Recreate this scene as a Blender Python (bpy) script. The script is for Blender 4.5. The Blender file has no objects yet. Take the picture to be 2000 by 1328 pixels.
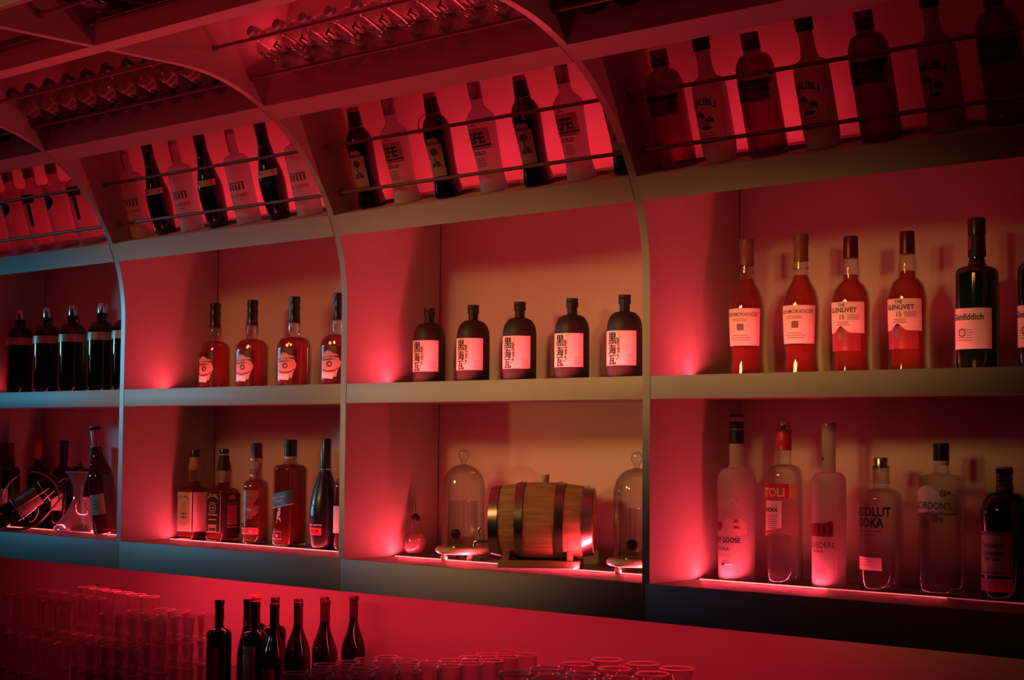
import bpy, bmesh, math, random
from mathutils import Vector, Matrix
PI = math.pi
R_ = math.radians
random.seed(4)
SC = bpy.context.scene
COL = SC.collection

# ------------------------------------------------------------------ camera
def make_camera():
    yaw, pit, rol = 0.7407, 0.0604, 0.0076
    F = Vector((-math.sin(yaw) * math.cos(pit), math.cos(yaw) * math.cos(pit), math.sin(pit)))
    Rv = Vector((math.cos(yaw), math.sin(yaw), 0)); U = Rv.cross(F)
    R2 = Rv * math.cos(rol) + U * math.sin(rol); U2 = -Rv * math.sin(rol) + U * math.cos(rol)
    cd = bpy.data.cameras.new('camera'); c = bpy.data.objects.new('camera', cd); COL.objects.link(c)
    m = Matrix((R2, U2, -F)).transposed().to_4x4(); m.translation = Vector((2.2459, -2.9082, 0.3113))
    c.matrix_world = m
    cd.sensor_width = 36; cd.lens = 3242.07 / 2000 * 36; cd.clip_start = 0.05; cd.clip_end = 60
    SC.camera = c
make_camera()

# ------------------------------------------------------------------ world, exposure
W = bpy.data.worlds.new('night'); SC.world = W; W.use_nodes = True
W.node_tree.nodes['Background'].inputs[0].default_value = (0.12, 0.05, 0.05, 1)
W.node_tree.nodes['Background'].inputs[1].default_value = 0.008
vs = SC.view_settings
vs.view_transform = 'Standard'; vs.look = 'None'; vs.gamma = 1; vs.use_curve_mapping = False; vs.exposure = 0.0
cy = SC.cycles
cy.use_denoising = True
cy.max_bounces = 7; cy.diffuse_bounces = 4; cy.glossy_bounces = 3; cy.transmission_bounces = 4
cy.transparent_max_bounces = 40; cy.sample_clamp_indirect = 3.0; cy.caustics_reflective = False; cy.caustics_refractive = False

# ------------------------------------------------------------------ lamps
def area(name, loc, normal, sx, sy, power, color, spread=180):
    ld = bpy.data.lights.new(name, 'AREA'); ld.shape = 'RECTANGLE'; ld.size = sx; ld.size_y = sy
    ld.energy = power; ld.color = color; ld.spread = R_(spread)
    o = bpy.data.objects.new(name, ld); COL.objects.link(o)
    z = -Vector(normal).normalized(); x = Vector((1, 0, 0)); y = z.cross(x)
    m = Matrix((x, y, z)).transposed().to_4x4(); m.translation = Vector(loc); o.matrix_world = m
    return o
def point(name, loc, power, color, rad):
    ld = bpy.data.lights.new(name, 'POINT'); ld.energy = power; ld.color = color; ld.shadow_soft_size = rad
    o = bpy.data.objects.new(name, ld); COL.objects.link(o); o.location = loc
    return o
RED = (1.0, 0.047, 0.080)
PINK = (1.0, 0.028, 0.058)
# geometry of the tiers (y, z)
E1 = (-0.050, 0.893); PH1 = 17.5
E2 = (-0.288, 1.143); PH2 = 74.0
def tier(E, ph, s, t=0.0):
    a = R_(ph); return (E[0] + s * math.cos(a) - t * math.sin(a), E[1] + s * math.sin(a) + t * math.cos(a))
# LED strips, one per compartment and level. power per metre for each compartment (left to right)
LEDW = {-4: 0.1, -3: 0.35, -2: 1.0, -1: 1.25, 0: 1.2}
def strip(level, cell, x0, x1, k):
    w = LEDW[cell] * k; xm = (x0 + x1) / 2; L = x1 - x0
    if level == 'low': area('led_light', (xm, 0.177, 0.0020), (0, -.20, .98), L, 0.0030, 4.3 * w * L, RED)
    if level == 'mid': area('led_light', (xm, 0.152, 0.4580), (0, -.30, .95), L, 0.0030, 3.4 * w * L, RED)
    if level == 't1':      # tucked behind the bottles, turned to the back panel
        y, z = tier(E1, PH1, .150, .006); n = tier((0, 0), PH1, .62, .78)
        area('led_light', (xm, y, z), (0, n[0], n[1]), L, 0.005, 2.0 * w * L, PINK)
    if level == 't2':
        y, z = tier(E2, PH2, .150, .006); n = tier((0, 0), PH2, .62, .78)
        area('led_light', (xm, y, z), (0, n[0], n[1]), L, 0.005, 1.0 * w * L, PINK)
    if level == 'base': area('led_light', (xm, 0.62, -0.088), (0, .25, -.97), L, 0.012, 3.2 * w * L, PINK)
KS = {('t2', -3): .12, ('t2', -2): .25, ('t1', -3): 2.2, ('t1', -2): .85, ('t1', -1): .66, ('low', -3): 1.6, ('low', -2): .72, ('low', -1): 1.35, ('mid', -3): 1.6, ('mid', -2): .85}
KS[('low', -2)] = .80
for c in (-3, -2, -1):
    for lv in ('low', 'mid', 't1', 't2'): strip(lv, c, c + 0.012, c + 0.968, KS.get((lv, c), 1))
for lv, ks in dict(low=(1.35, .20, .01), mid=(1.0, .72, .10), t1=(.66, .02, .01), t2=(.14, .05, .02)).items():
    strip(lv, 0, .012, .34, ks[0]); strip(lv, 0, .34, .62, ks[1]); strip(lv, 0, .62, .968, ks[2])
# two warm lamps in front of the bar and a blue-green one far to the left
for x0, x1, w in ((-5.0, -4.0, .06), (-4.0, -3.0, .34), (-3.0, -2.0, 1.7), (-2.0, -1.0, 1.0), (-1.0, 0.0, .62), (0.0, .4, .04)):
    area('led_light', ((x0 + x1) / 2, 0.62, -0.088), (0, .25, -.97), (x1 - x0) * .98, 0.012, 3.2 * w * (x1 - x0), PINK)
def spot(name, loc, aim, power, color, rad, half, blend=1.0):
    ld = bpy.data.lights.new(name, 'SPOT'); ld.energy = power; ld.color = color; ld.shadow_soft_size = rad; ld.spot_size = R_(2 * half); ld.spot_blend = blend
    o = bpy.data.objects.new(name, ld); COL.objects.link(o); o.location = loc
    o.rotation_euler = (Vector(aim) - Vector(loc)).to_track_quat('-Z', 'Y').to_euler()
WARM = (1.0, 0.46, 0.14)
for i, (x, pw, h) in enumerate(((-1.95, 75, 10), (-1.55, 46, 11), (-1.10, 70, 12), (-.60, 135, 11), (-.25, 105, 7.5), (.02, 85, 6.6), (.18, 72, 6.6), (.34, 62, 6.6), (.50, 48, 6.4), (.66, 24, 6.2))):
    spot('warm_lamp', (x - .40 + (.3, -.3, .1, -.15)[i % 4], -2.9, 1.30 + (.12, -.12, 0)[i % 3]), (x, 0, .53 if x < 0 else .57), pw, WARM, .22 if x < -.4 else .13, h)
spot('warm_lamp', (-3.2, -2.9, 0.26), (-.50, .2, .25), 115, WARM, .06, 7)
CYAN = (0.12, 0.62, 1.0)
spot('cyan_lamp', (-5.4, -2.0, 0.80), (-2.5, 0, .43), 135, CYAN, .14, 12)
spot('cyan_lamp', (-5.4, -2.0, 0.80), (-1.5, 0, .45), 115, CYAN, .14, 10)
area('red_fill_light', (-.85, -2.0, -0.45), (0, 1.42, 1.85), 1.5, 0.05, 1.5, PINK, 62)  # added red fill from low in front, no real fixture, lifts overhead tiers

# ------------------------------------------------------------------ materials
MATS = {}
def mat(name, build):
    if name not in MATS:
        m = bpy.data.materials.new(name); m.use_nodes = True
        nt = m.node_tree; nt.nodes.clear(); out = nt.nodes.new('ShaderNodeOutputMaterial')
        sh = build(nt); nt.links.new(sh, out.inputs['Surface']); MATS[name] = m
    return MATS[name]
def pbr(name, color, rough=0.5, metal=0.0, spec=0.5, coat=0.0, bump=0.0, bscale=40, noise=0.0, nscale=8, stretch=None, rvar=0.0):
    def b(nt):
        p = nt.nodes.new('ShaderNodeBsdfPrincipled'); L = nt.links.new
        p.inputs['Base Color'].default_value = (*color, 1); p.inputs['Roughness'].default_value = rough
        p.inputs['Metallic'].default_value = metal; p.inputs['Specular IOR Level'].default_value = spec
        p.inputs['Coat Weight'].default_value = coat; p.inputs['Coat Roughness'].default_value = 0.08
        tc = nt.nodes.new('ShaderNodeTexCoord'); vec = tc.outputs['Object']
        if stretch:
            mp = nt.nodes.new('ShaderNodeMapping'); mp.inputs['Scale'].default_value = stretch; L(vec, mp.inputs[0]); vec = mp.outputs[0]
        if noise or rvar:
            n = nt.nodes.new('ShaderNodeTexNoise'); n.inputs['Scale'].default_value = nscale; n.inputs['Detail'].default_value = 5; L(vec, n.inputs['Vector'])
            if noise:
                mx = nt.nodes.new('ShaderNodeMix'); mx.data_type = 'RGBA'
                mx.inputs['A'].default_value = (*[c * (1 - noise) for c in color], 1); mx.inputs['B'].default_value = (*[min(1, c * (1 + noise)) for c in color], 1)
                L(n.outputs['Fac'], mx.inputs['Factor']); L(mx.outputs['Result'], p.inputs['Base Color'])
            if rvar:
                mr = nt.nodes.new('ShaderNodeMapRange'); mr.inputs['To Min'].default_value = rough - rvar; mr.inputs['To Max'].default_value = rough + rvar
                L(n.outputs['Fac'], mr.inputs['Value']); L(mr.outputs[0], p.inputs['Roughness'])
        if bump:
            n2 = nt.nodes.new('ShaderNodeTexNoise'); n2.inputs['Scale'].default_value = bscale; n2.inputs['Detail'].default_value = 4; L(vec, n2.inputs['Vector'])
            bp = nt.nodes.new('ShaderNodeBump'); bp.inputs['Strength'].default_value = bump; bp.inputs['Distance'].default_value = 0.002
            L(n2.outputs['Fac'], bp.inputs['Height']); L(bp.outputs[0], p.inputs['Normal'])
        return p.outputs[0]
    return mat(name, b)
def glass(name, tint, edge=0.45, rough=0.03, milk=0.0, milkcol=(.8, .8, .8), refl=1.0):
    """thin-walled glass: tinted see-through, thicker (darker) towards the outline, fresnel reflections, optional milkiness"""
    def b(nt):
        L = nt.links.new
        lw = nt.nodes.new('ShaderNodeLayerWeight'); lw.inputs['Blend'].default_value = 0.22
        mx = nt.nodes.new('ShaderNodeMix'); mx.data_type = 'RGBA'
        mx.inputs['A'].default_value = (*tint, 1); mx.inputs['B'].default_value = (*[c * edge for c in tint], 1)
        L(lw.outputs['Facing'], mx.inputs['Factor'])
        tr = nt.nodes.new('ShaderNodeBsdfTransparent'); L(mx.outputs['Result'], tr.inputs[0])
        base = tr.outputs[0]
        if milk > 0:
            tl = nt.nodes.new('ShaderNodeBsdfTranslucent'); tl.inputs[0].default_value = (*milkcol, 1)
            df = nt.nodes.new('ShaderNodeBsdfDiffuse'); df.inputs[0].default_value = (*milkcol, 1)
            m0 = nt.nodes.new('ShaderNodeMixShader'); m0.inputs[0].default_value = 0.5; L(tl.outputs[0], m0.inputs[1]); L(df.outputs[0], m0.inputs[2])
            m1 = nt.nodes.new('ShaderNodeMixShader'); m1.inputs[0].default_value = milk; L(base, m1.inputs[1]); L(m0.outputs[0], m1.inputs[2]); base = m1.outputs[0]
        gl = nt.nodes.new('ShaderNodeBsdfGlossy'); gl.inputs['Roughness'].default_value = rough; gl.inputs[0].default_value = (refl, refl, refl, 1)
        fr = nt.nodes.new('ShaderNodeFresnel'); fr.inputs[0].default_value = 1.45
        mn = nt.nodes.new('ShaderNodeMath'); mn.operation = 'MINIMUM'; mn.inputs[1].default_value = .30; L(fr.outputs[0], mn.inputs[0]); fr = mn
        m2 = nt.nodes.new('ShaderNodeMixShader'); L(fr.outputs[0], m2.inputs[0]); L(base, m2.inputs[1]); L(gl.outputs[0], m2.inputs[2])
        return m2.outputs[0]
    return mat(name, b)
def emit(name, color, strength):
    def b(nt):
        e = nt.nodes.new('ShaderNodeEmission'); e.inputs[0].default_value = (*color, 1); e.inputs[1].default_value = strength
        return e.outputs[0]
    return mat(name, b)
def wood(name, c1, c2, scale=14, stretch=(1, 10, 10), rough=0.55):
    def b(nt):
        L = nt.links.new; p = nt.nodes.new('ShaderNodeBsdfPrincipled'); p.inputs['Roughness'].default_value = rough
        tc = nt.nodes.new('ShaderNodeTexCoord'); mp = nt.nodes.new('ShaderNodeMapping'); mp.inputs['Scale'].default_value = stretch; L(tc.outputs['Object'], mp.inputs[0])
        n = nt.nodes.new('ShaderNodeTexNoise'); n.inputs['Scale'].default_value = scale; n.inputs['Detail'].default_value = 6; L(mp.outputs[0], n.inputs['Vector'])
        cr = nt.nodes.new('ShaderNodeValToRGB'); cr.color_ramp.elements[0].position = .35; cr.color_ramp.elements[1].position = .68
        cr.color_ramp.elements[0].color = (*c1, 1); cr.color_ramp.elements[1].color = (*c2, 1)
        L(n.outputs['Fac'], cr.inputs[0]); L(cr.outputs[0], p.inputs['Base Color'])
        bp = nt.nodes.new('ShaderNodeBump'); bp.inputs['Strength'].default_value = .25; bp.inputs['Distance'].default_value = .001; L(n.outputs['Fac'], bp.inputs['Height']); L(bp.outputs[0], p.inputs['Normal'])
        return p.outputs[0]
    return mat(name, b)

LAM = pbr('laminate', (.47, .43, .38), .5, noise=.05, nscale=30, bump=.12, bscale=160, spec=.4)
LAMB = pbr('laminate_back', (.50, .45, .40), .6, noise=.04, nscale=24, bump=.1, bscale=140, spec=.3)
EDGE = pbr('edge_band', (.42, .40, .37), .38, noise=.04, nscale=40, spec=.5)
SHELFTOP = pbr('shelf_top', (.30, .27, .24), .34, spec=.6, noise=.05, nscale=20, rvar=.05)
STEEL = pbr('steel', (.55, .54, .53), .25, metal=1, bump=.05, bscale=80)
BRUSHED = pbr('brushed_steel', (.60, .58, .55), .28, metal=1, bump=.1, bscale=60, stretch=(40, 2, 2))
RODM = pbr('rod_metal', (.22, .15, .12), .5, metal=.35, bump=.03)
BLACKP = pbr('black_plastic', (.012, .012, .014), .35)
BLACKM = pbr('black_matte', (.016, .012, .013), .55, bump=.05)
BLACKG = pbr('black_glass', (.006, .006, .008), .08, coat=.6)
BLACKSAT = pbr('black_satin', (.012, .010, .012), .32, coat=.2)
PURPLE = glass('purple_glass', (.48, .12, .25), .35, .06, milk=.35, milkcol=(.36, .05, .14))
PAPER = pbr('paper', (.80, .74, .64), .75, noise=.03, nscale=60)
PAPERW = pbr('paper_white', (.86, .84, .80), .7, noise=.02, nscale=60)
PAPERD = pbr('paper_tan', (.42, .34, .25), .75, noise=.08, nscale=50)
PAPERK = pbr('paper_black', (.022, .02, .02), .6)
INK = pbr('ink', (.018, .015, .015), .6)
INKR = pbr('ink_red', (.25, .02, .03), .6)
INKG = pbr('ink_grey', (.16, .14, .13), .6)
GOLD = pbr('gold', (.65, .46, .20), .3, metal=.9)
SILVER = pbr('silver_foil', (.6, .6, .6), .25, metal=1, bump=.05, bscale=120)
CREAM = pbr('cream_print', (.75, .66, .5), .6)
REDCAP = pbr('red_cap', (.5, .03, .05), .4)
BURG = pbr('burgundy_foil', (.10, .015, .03), .35, metal=.4)
BROWNCAP = pbr('brown_cap', (.16, .09, .06), .45)
GREENK = pbr('dark_green_glass', (.008, .022, .012), .08, coat=.5)
TEALP = pbr('teal_print', (.05, .16, .20), .5)
CLEAR = glass('clear_glass', (.96, .97, .97), .62, .02)
CLEARK = glass('clear_ribbed', (.95, .95, .95), .60, .04, milk=.06)
VODKA = glass('clear_liquid', (.95, .96, .96), .8, .03, milk=.05)
GREENG = glass('green_glass', (.28, .32, .22), .35, .03)
WHISKY = glass('whisky', (.82, .26, .16), .42, .05, milk=.28, milkcol=(.95, .17, .16))
WHISKYD = glass('whisky_dark', (.55, .14, .09), .4, .05, milk=.28, milkcol=(.65, .12, .09))
ROSE = glass('rose_liquid', (.75, .35, .28), .5, .05, milk=.15, milkcol=(.8, .3, .25))
FROST = glass('frosted_glass', (.85, .85, .85), .8, .35, milk=.66, milkcol=(.86, .84, .84), refl=.35)
FROSTC = glass('milky_white_glass', (.6, .6, .6), .7, .2, milk=.82, milkcol=(.80, .76, .74), refl=.5)
OPAQ = wood('oak', (.42, .25, .13), (.62, .42, .24), 9, (1.2, 14, 14))
OAKD = wood('oak_dark', (.36, .21, .11), (.52, .34, .2), 10, (2, 14, 14))
BOARD = wood('board', (.55, .42, .3), (.72, .58, .44), 8, (3, 3, 3), .35)
LEDM = emit('led_diffuser', (1.0, .16, .15), 3.2)
LEDP = emit('led_diffuser_dim', (1.0, .06, .07), 1.3)
COUNTER = pbr('counter_stone', (.05, .035, .035), .18, noise=.3, nscale=30)
WALLM = pbr('wall_panel', (.45, .38, .38), .42, noise=.05, nscale=6, bump=.15, bscale=30, spec=.5)
FLOORM = pbr('floor_dark', (.05, .04, .04), .5, noise=.3, nscale=12, bump=.1)

# ------------------------------------------------------------------ object helpers
def link(name, me, m, parent=None):
    if not me.materials and m: me.materials.append(m)
    o = bpy.data.objects.new(name, me); COL.objects.link(o)
    if parent: o.parent = parent
    return o
def finish(bm, name, ang=32):
    bmesh.ops.recalc_face_normals(bm, faces=bm.faces)
    a = R_(ang)
    for f in bm.faces: f.smooth = True
    for e in bm.edges:
        e.smooth = not (len(e.link_faces) == 2 and e.calc_face_angle(0) > a) and len(e.link_faces) == 2
    me = bpy.data.meshes.new(name); bm.to_mesh(me); bm.free(); return me
def tag(o, label, cat, group=None):
    o['label'] = label; o['category'] = cat
    if group: o['group'] = group
    return o
def thing(name, loc, rotx=0, rotz=0):
    o = bpy.data.objects.new(name, None); COL.objects.link(o); o.location = loc; o.rotation_euler = (rotx, 0, rotz)
    o.empty_display_size = .02
    return o
def copy_tree(o, parent=None):
    c = o.copy(); COL.objects.link(c); c.parent = parent
    for ch in list(o.children): copy_tree(ch, c)
    return c
def addbox(bm, x0, x1, y0, y1, z0, z1, bev=0.0):
    r = bmesh.ops.create_cube(bm, size=1)
    vs_ = r['verts']
    bmesh.ops.scale(bm, vec=(x1 - x0, y1 - y0, z1 - z0), verts=vs_)
    bmesh.ops.translate(bm, vec=((x0 + x1) / 2, (y0 + y1) / 2, (z0 + z1) / 2), verts=vs_)
    if bev:
        es = list({e for v in vs_ for e in v.link_edges})
        bmesh.ops.bevel(bm, geom=es, offset=bev, segments=2, affect='EDGES', profile=.5)
def boxmesh(*a, bev=0.0):
    bm = bmesh.new(); addbox(bm, *a, bev=bev); return finish(bm, 'box', 40)
def prism(pts, x0, x1, bev=0.0):
    """pts in (y, z), extruded along x"""
    bm = bmesh.new()
    A = [bm.verts.new((x0, y, z)) for y, z in pts]; B = [bm.verts.new((x1, y, z)) for y, z in pts]
    n = len(pts); bm.faces.new(A); bm.faces.new(B[::-1])
    for i in range(n): bm.faces.new((A[i], A[(i + 1) % n], B[(i + 1) % n], B[i]))
    if bev:
        es = [e for e in bm.edges if abs(e.verts[0].co.x - e.verts[1].co.x) < 1e-6 or e.calc_face_angle(0) > R_(30)]
        bmesh.ops.bevel(bm, geom=es, offset=bev, segments=1, affect='EDGES')
    return finish(bm, 'prism', 25)
def tube(path, r, seg=10, closed=False):
    bm = bmesh.new(); P = [Vector(q) for q in path]; n = len(P); rings = []; up = None
    for i in range(n):
        d = (P[(i + 1) % n] - P[i - 1]) if closed else (P[min(i + 1, n - 1)] - P[max(i - 1, 0)])
        d.normalize()
        if up is None: up = d.orthogonal().normalized()
        up = (up - d * up.dot(d)).normalized(); s = d.cross(up)
        rr = r[i] if isinstance(r, (list, tuple)) else r
        rings.append([bm.verts.new(P[i] + (up * math.cos(2 * PI * k / seg) + s * math.sin(2 * PI * k / seg)) * rr) for k in range(seg)])
    m = n if closed else n - 1
    for i in range(m):
        a, b = rings[i], rings[(i + 1) % n]
        for k in range(seg): bm.faces.new((a[k], a[(k + 1) % seg], b[(k + 1) % seg], b[k]))
    if not closed: bm.faces.new(rings[0][::-1]); bm.faces.new(rings[-1])
    return finish(bm, 'tube', 50)

class Sec:
    """cross-section of a bottle: superellipse of exponent n with half widths sx, sy (times radius)"""
    def __init__(s, n=2.0, sx=1.0, sy=1.0):
        s.n, s.sx, s.sy = n, sx, sy
        s.tab = []; N = 240; acc = 0; prev = None
        for i in range(N + 1):
            a = -PI / 2 + 2 * PI * i / N; q = s.at(a)
            if prev: acc += math.hypot(q[0] - prev[0], q[1] - prev[1])
            s.tab.append((acc, a)); prev = q
        s.per = acc
    def at(s, a, n=None):
        n = n or s.n; c, d = math.cos(a), math.sin(a)
        return (s.sx * math.copysign(abs(c) ** (2 / n), c), s.sy * math.copysign(abs(d) ** (2 / n), d))
    def arc(s, u):
        """angle at arc length u (unit radius) measured from the front centre, positive to the right"""
        neg = u < 0; u = min(abs(u), s.per / 2 - 1e-6); lo, hi = 0, len(s.tab) - 1
        while hi - lo > 1:
            m = (lo + hi) // 2
            if s.tab[m][0] <= u: lo = m
            else: hi = m
        t = (u - s.tab[lo][0]) / max(1e-9, s.tab[hi][0] - s.tab[lo][0]); a = s.tab[lo][1] + t * (s.tab[hi][1] - s.tab[lo][1])
        return (-PI - a) if neg else a
ROUND = Sec()
def rad_at(prof, z):
    for (r0, z0), (r1, z1) in zip([p[:2] for p in prof], [p[:2] for p in prof[1:]]):
        if z0 <= z <= z1 and z1 > z0: return r0 + (r1 - r0) * (z - z0) / (z1 - z0)
    return prof[-1][0]
def lathe(prof, sec=ROUND, seg=36, off=0.0, zn=None, closed_top=True):
    """prof: [(r,z)]; section exponent relaxes to round above zn (neck)"""
    bm = bmesh.new(); rings = []
    for (r, z) in prof:
        r = max(0, r + off)
        if r < 1e-5: rings.append([bm.verts.new((0, 0, z))]); continue
        if zn is None: k = 0
        else: k = min(1, max(0, (z - zn[0]) / (zn[1] - zn[0])))
        n = sec.n + (2 - sec.n) * k; sx = sec.sx + (1 - sec.sx) * k; sy = sec.sy + (1 - sec.sy) * k
        ring = []
        for i in range(seg):
            a = -PI / 2 + 2 * PI * (i + .5) / seg; c, d = math.cos(a), math.sin(a)
            ring.append(bm.verts.new((r * sx * math.copysign(abs(c) ** (2 / n), c), r * sy * math.copysign(abs(d) ** (2 / n), d), z)))
        rings.append(ring)
    for A, B in zip(rings, rings[1:]):
        if len(A) == 1 and len(B) == 1: continue
        for i in range(seg):
            j = (i + 1) % seg
            if len(A) == 1: bm.faces.new((A[0], B[j], B[i]))
            elif len(B) == 1: bm.faces.new((A[i], A[j], B[0]))
            else: bm.faces.new((A[i], A[j], B[j], B[i]))
    if closed_top and len(rings[-1]) > 1: bm.faces.new(rings[-1])
    if closed_top and len(rings[0]) > 1: bm.faces.new(rings[0][::-1])
    return finish(bm, 'lathe')
def wrap(bm_or_pts, prof, sec, z0, off):
    def f(u, v):
        r = rad_at(prof, z0 + v); a = sec.arc(u / max(r, 1e-4)); q = sec.at(a)
        nx, ny = q[0] / sec.sx ** 2, q[1] / sec.sy ** 2; l = math.hypot(nx, ny)
        if sec.n > 3:
            nx = math.copysign(abs(q[0] / sec.sx) ** (sec.n - 1), q[0]); ny = math.copysign(abs(q[1] / sec.sy) ** (sec.n - 1), q[1]); l = math.hypot(nx, ny) or 1
        return (q[0] * r + nx / l * off, q[1] * r + ny / l * off, z0 + v)
    return f
def patch(prof, sec, u0, u1, z0, z1, off=.0005, shape=None, nu=20, nv=10, thick=0):
    """a label: rectangle u0..u1 (arc length from the front centre) by z0..z1 lying on the bottle; shape(u,v) warps the outline (unit square)"""
    f = wrap(None, prof, sec, 0, off); bm = bmesh.new(); g = []
    for j in range(nv + 1):
        row = []
        for i in range(nu + 1):
            a, b = i / nu, j / nv
            if shape: a, b = shape(a, b)
            row.append(bm.verts.new(f(u0 + (u1 - u0) * a, z0 + (z1 - z0) * b)))
        g.append(row)
    for j in range(nv):
        for i in range(nu): bm.faces.new((g[j][i], g[j][i + 1], g[j + 1][i + 1], g[j + 1][i]))
    for fa in bm.faces: fa.smooth = True
    me = bpy.data.meshes.new('label'); bm.to_mesh(me); bm.free(); return me
_tc = {}
def text_raw(s, size, bold=0.0, sp=1.0):
    k = (s, round(size, 5), bold, sp)
    if k not in _tc:
        cu = bpy.data.curves.new('t', 'FONT'); cu.body = s; cu.size = size; cu.align_x = 'CENTER'; cu.resolution_u = 3
        cu.offset = bold * size; cu.space_character = sp
        o = bpy.data.objects.new('t', cu); COL.objects.link(o)
        dg = bpy.context.evaluated_depsgraph_get(); me = bpy.data.meshes.new_from_object(o.evaluated_get(dg))
        vs_ = [v.co.copy() for v in me.vertices]; fs = [tuple(p.vertices) for p in me.polygons]
        bpy.data.objects.remove(o); bpy.data.curves.remove(cu); bpy.data.meshes.remove(me); _tc[k] = (vs_, fs)
    return _tc[k]
def lettering(items, prof, sec, off=.0009, pitch=.004):
    """items: (string, u centre, z baseline, size, bold, width stretch, arch, rotation) or ([outline loops],); laid flat, sliced finely, wrapped on the bottle"""
    f = wrap(None, prof, sec, 0, off); V = []; Fc = []
    for it in items:
        if isinstance(it[0], str):
            s, u, z, size = it[:4]; bold = it[4] if len(it) > 4 else 0.0; sx = it[5] if len(it) > 5 else 1; arch = it[6] if len(it) > 6 else 0; rot = it[7] if len(it) > 7 else 0
            cjk = ord(s[0]) > 0x2000
            vs_, fs = text_raw(s, size, 0.0 if cjk else min(bold, .03))
            shifts = ((0, 0), (bold, 0), (-bold, 0), (0, bold * .6)) if (cjk and bold) else ((0, 0),)
            for (dx, dy) in shifts:
                n = len(V)
                for v in vs_:
                    a, b = v.x * sx + dx * size, v.y + dy * size
                    if arch: b += arch * (1 - (a / .03) ** 2)
                    if rot: a, b = a * math.cos(rot) - b * math.sin(rot), a * math.sin(rot) + b * math.cos(rot)
                    V.append((u + a, z + b, 0))
                Fc += [tuple(i + n for i in q) for q in fs]
        else:
            for loop in it[0]:
                n = len(V); V += [(a, b, 0) for a, b in loop]; Fc.append(tuple(range(n, n + len(loop))))
    me = bpy.data.meshes.new('lettering'); me.from_pydata(V, [], Fc); bm = bmesh.new(); bm.from_mesh(me)
    bmesh.ops.triangulate(bm, faces=[q for q in bm.faces if len(q.verts) > 4])
    lo = min(v[0] for v in V); hi = max(v[0] for v in V); k = math.floor(lo / pitch) + 1
    while k * pitch < hi:
        bmesh.ops.bisect_plane(bm, geom=bm.verts[:] + bm.edges[:] + bm.faces[:], dist=1e-7, plane_co=(k * pitch, 0, 0), plane_no=(1, 0, 0)); k += 1
    for v in bm.verts: v.co = f(v.co.x, v.co.y)
    bm.normal_update()
    for q in bm.faces:
        c = q.calc_center_median()
        if q.normal.x * c.x + q.normal.y * c.y < 0: q.normal_flip()
    bm.to_mesh(me); bm.free(); me.update(); return me
def line(u0, u1, z, h=.0008): 
    k = 6; return [[(u0 + (u1 - u0) * i / k, z), (u0 + (u1 - u0) * (i + 1) / k, z), (u0 + (u1 - u0) * (i + 1) / k, z + h), (u0 + (u1 - u0) * i / k, z + h)] for i in range(k)]
def lines(u0, u1, z, n, dz=.004, h=.0012, rag=.3):
    r = random.Random(int(z * 9999) + n); L = []
    for i in range(n):
        w = (u1 - u0) * (1 - rag * r.random()); L += line((u0 + u1) / 2 - w / 2, (u0 + u1) / 2 + w / 2, z - i * dz, h)
    return L
def ell(u, z, a, b, n=20): return [(u + a * math.cos(2 * PI * i / n), z + b * math.sin(2 * PI * i / n)) for i in range(n)]
def ring(u, z, a, b, w, n=24):
    L = []
    for i in range(n):
        t0, t1 = 2 * PI * i / n, 2 * PI * (i + 1) / n
        L.append([(u + a * math.cos(t0), z + b * math.sin(t0)), (u + a * math.cos(t1), z + b * math.sin(t1)), (u + (a - w) * math.cos(t1), z + (b - w) * math.sin(t1)), (u + (a - w) * math.cos(t0), z + (b - w) * math.sin(t0))])
    return L
def frame(u0, u1, z0, z1, w=.0008):
    return line(u0, u1, z0, w) + line(u0, u1, z1 - w, w) + [[(u0, z0), (u0 + w, z0), (u0 + w, z1), (u0, z1)], [(u1 - w, z0), (u1, z0), (u1, z1), (u1 - w, z1)]]

def bprof(R, zs, rn, zn, H, a=.72, b=.55, foot=None, slope=False, n=9):
    """bottle outline: base, straight wall to zs, shoulder to the neck radius rn at zn, neck to H"""
    P = [(0, .003), (R * .55, .003), (R * .75, .0), (R - .004, 0), (R - .0008, .0022), (R, .006)]
    if foot: P = [(0, .003), (foot * .6, .003), (foot * .8, 0), (foot - .004, 0), (foot, .004), (foot, .010), (R, .028)]
    D, L = R - rn, zn - zs; P.append((R, zs))
    if slope:
        for i in range(1, n * 2): t = i / (n * 2); P.append((R - D * (t * t * (3 - 2 * t)), zs + L * t))
    else:
        rm, zm = R - a * D, zs + b * L
        for i in range(1, n + 1): t = PI / 2 * i / n; P.append((R - a * D * (1 - math.cos(t)) ** 1.15, zs + b * L * math.sin(t)))
        for i in range(1, 6): t = PI / 2 * i / 5; P.append((rm - (1 - a) * D * math.sin(t), zm + (1 - b) * L * (1 - math.cos(t))))
    P += [(rn, zn + .0005), (rn, H - .010), (rn + .0015, H - .009), (rn + .0015, H - .001), (rn, H), (0, H)]
    return P
def cut(P, z0, z1, inset=0.0, lo=.006):
    """the part of an outline between z0 and z1, for liquids, sleeves and foils"""
    Q = [(max(0, rad_at(P, z0) - inset), z0)] + [(max(0, r - inset), z) for r, z in P if z0 < z < z1 and r > 0] + [(max(0, rad_at(P, z1) - inset), z1)]
    return [(0, z0)] + Q + [(0, z1)]
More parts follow.
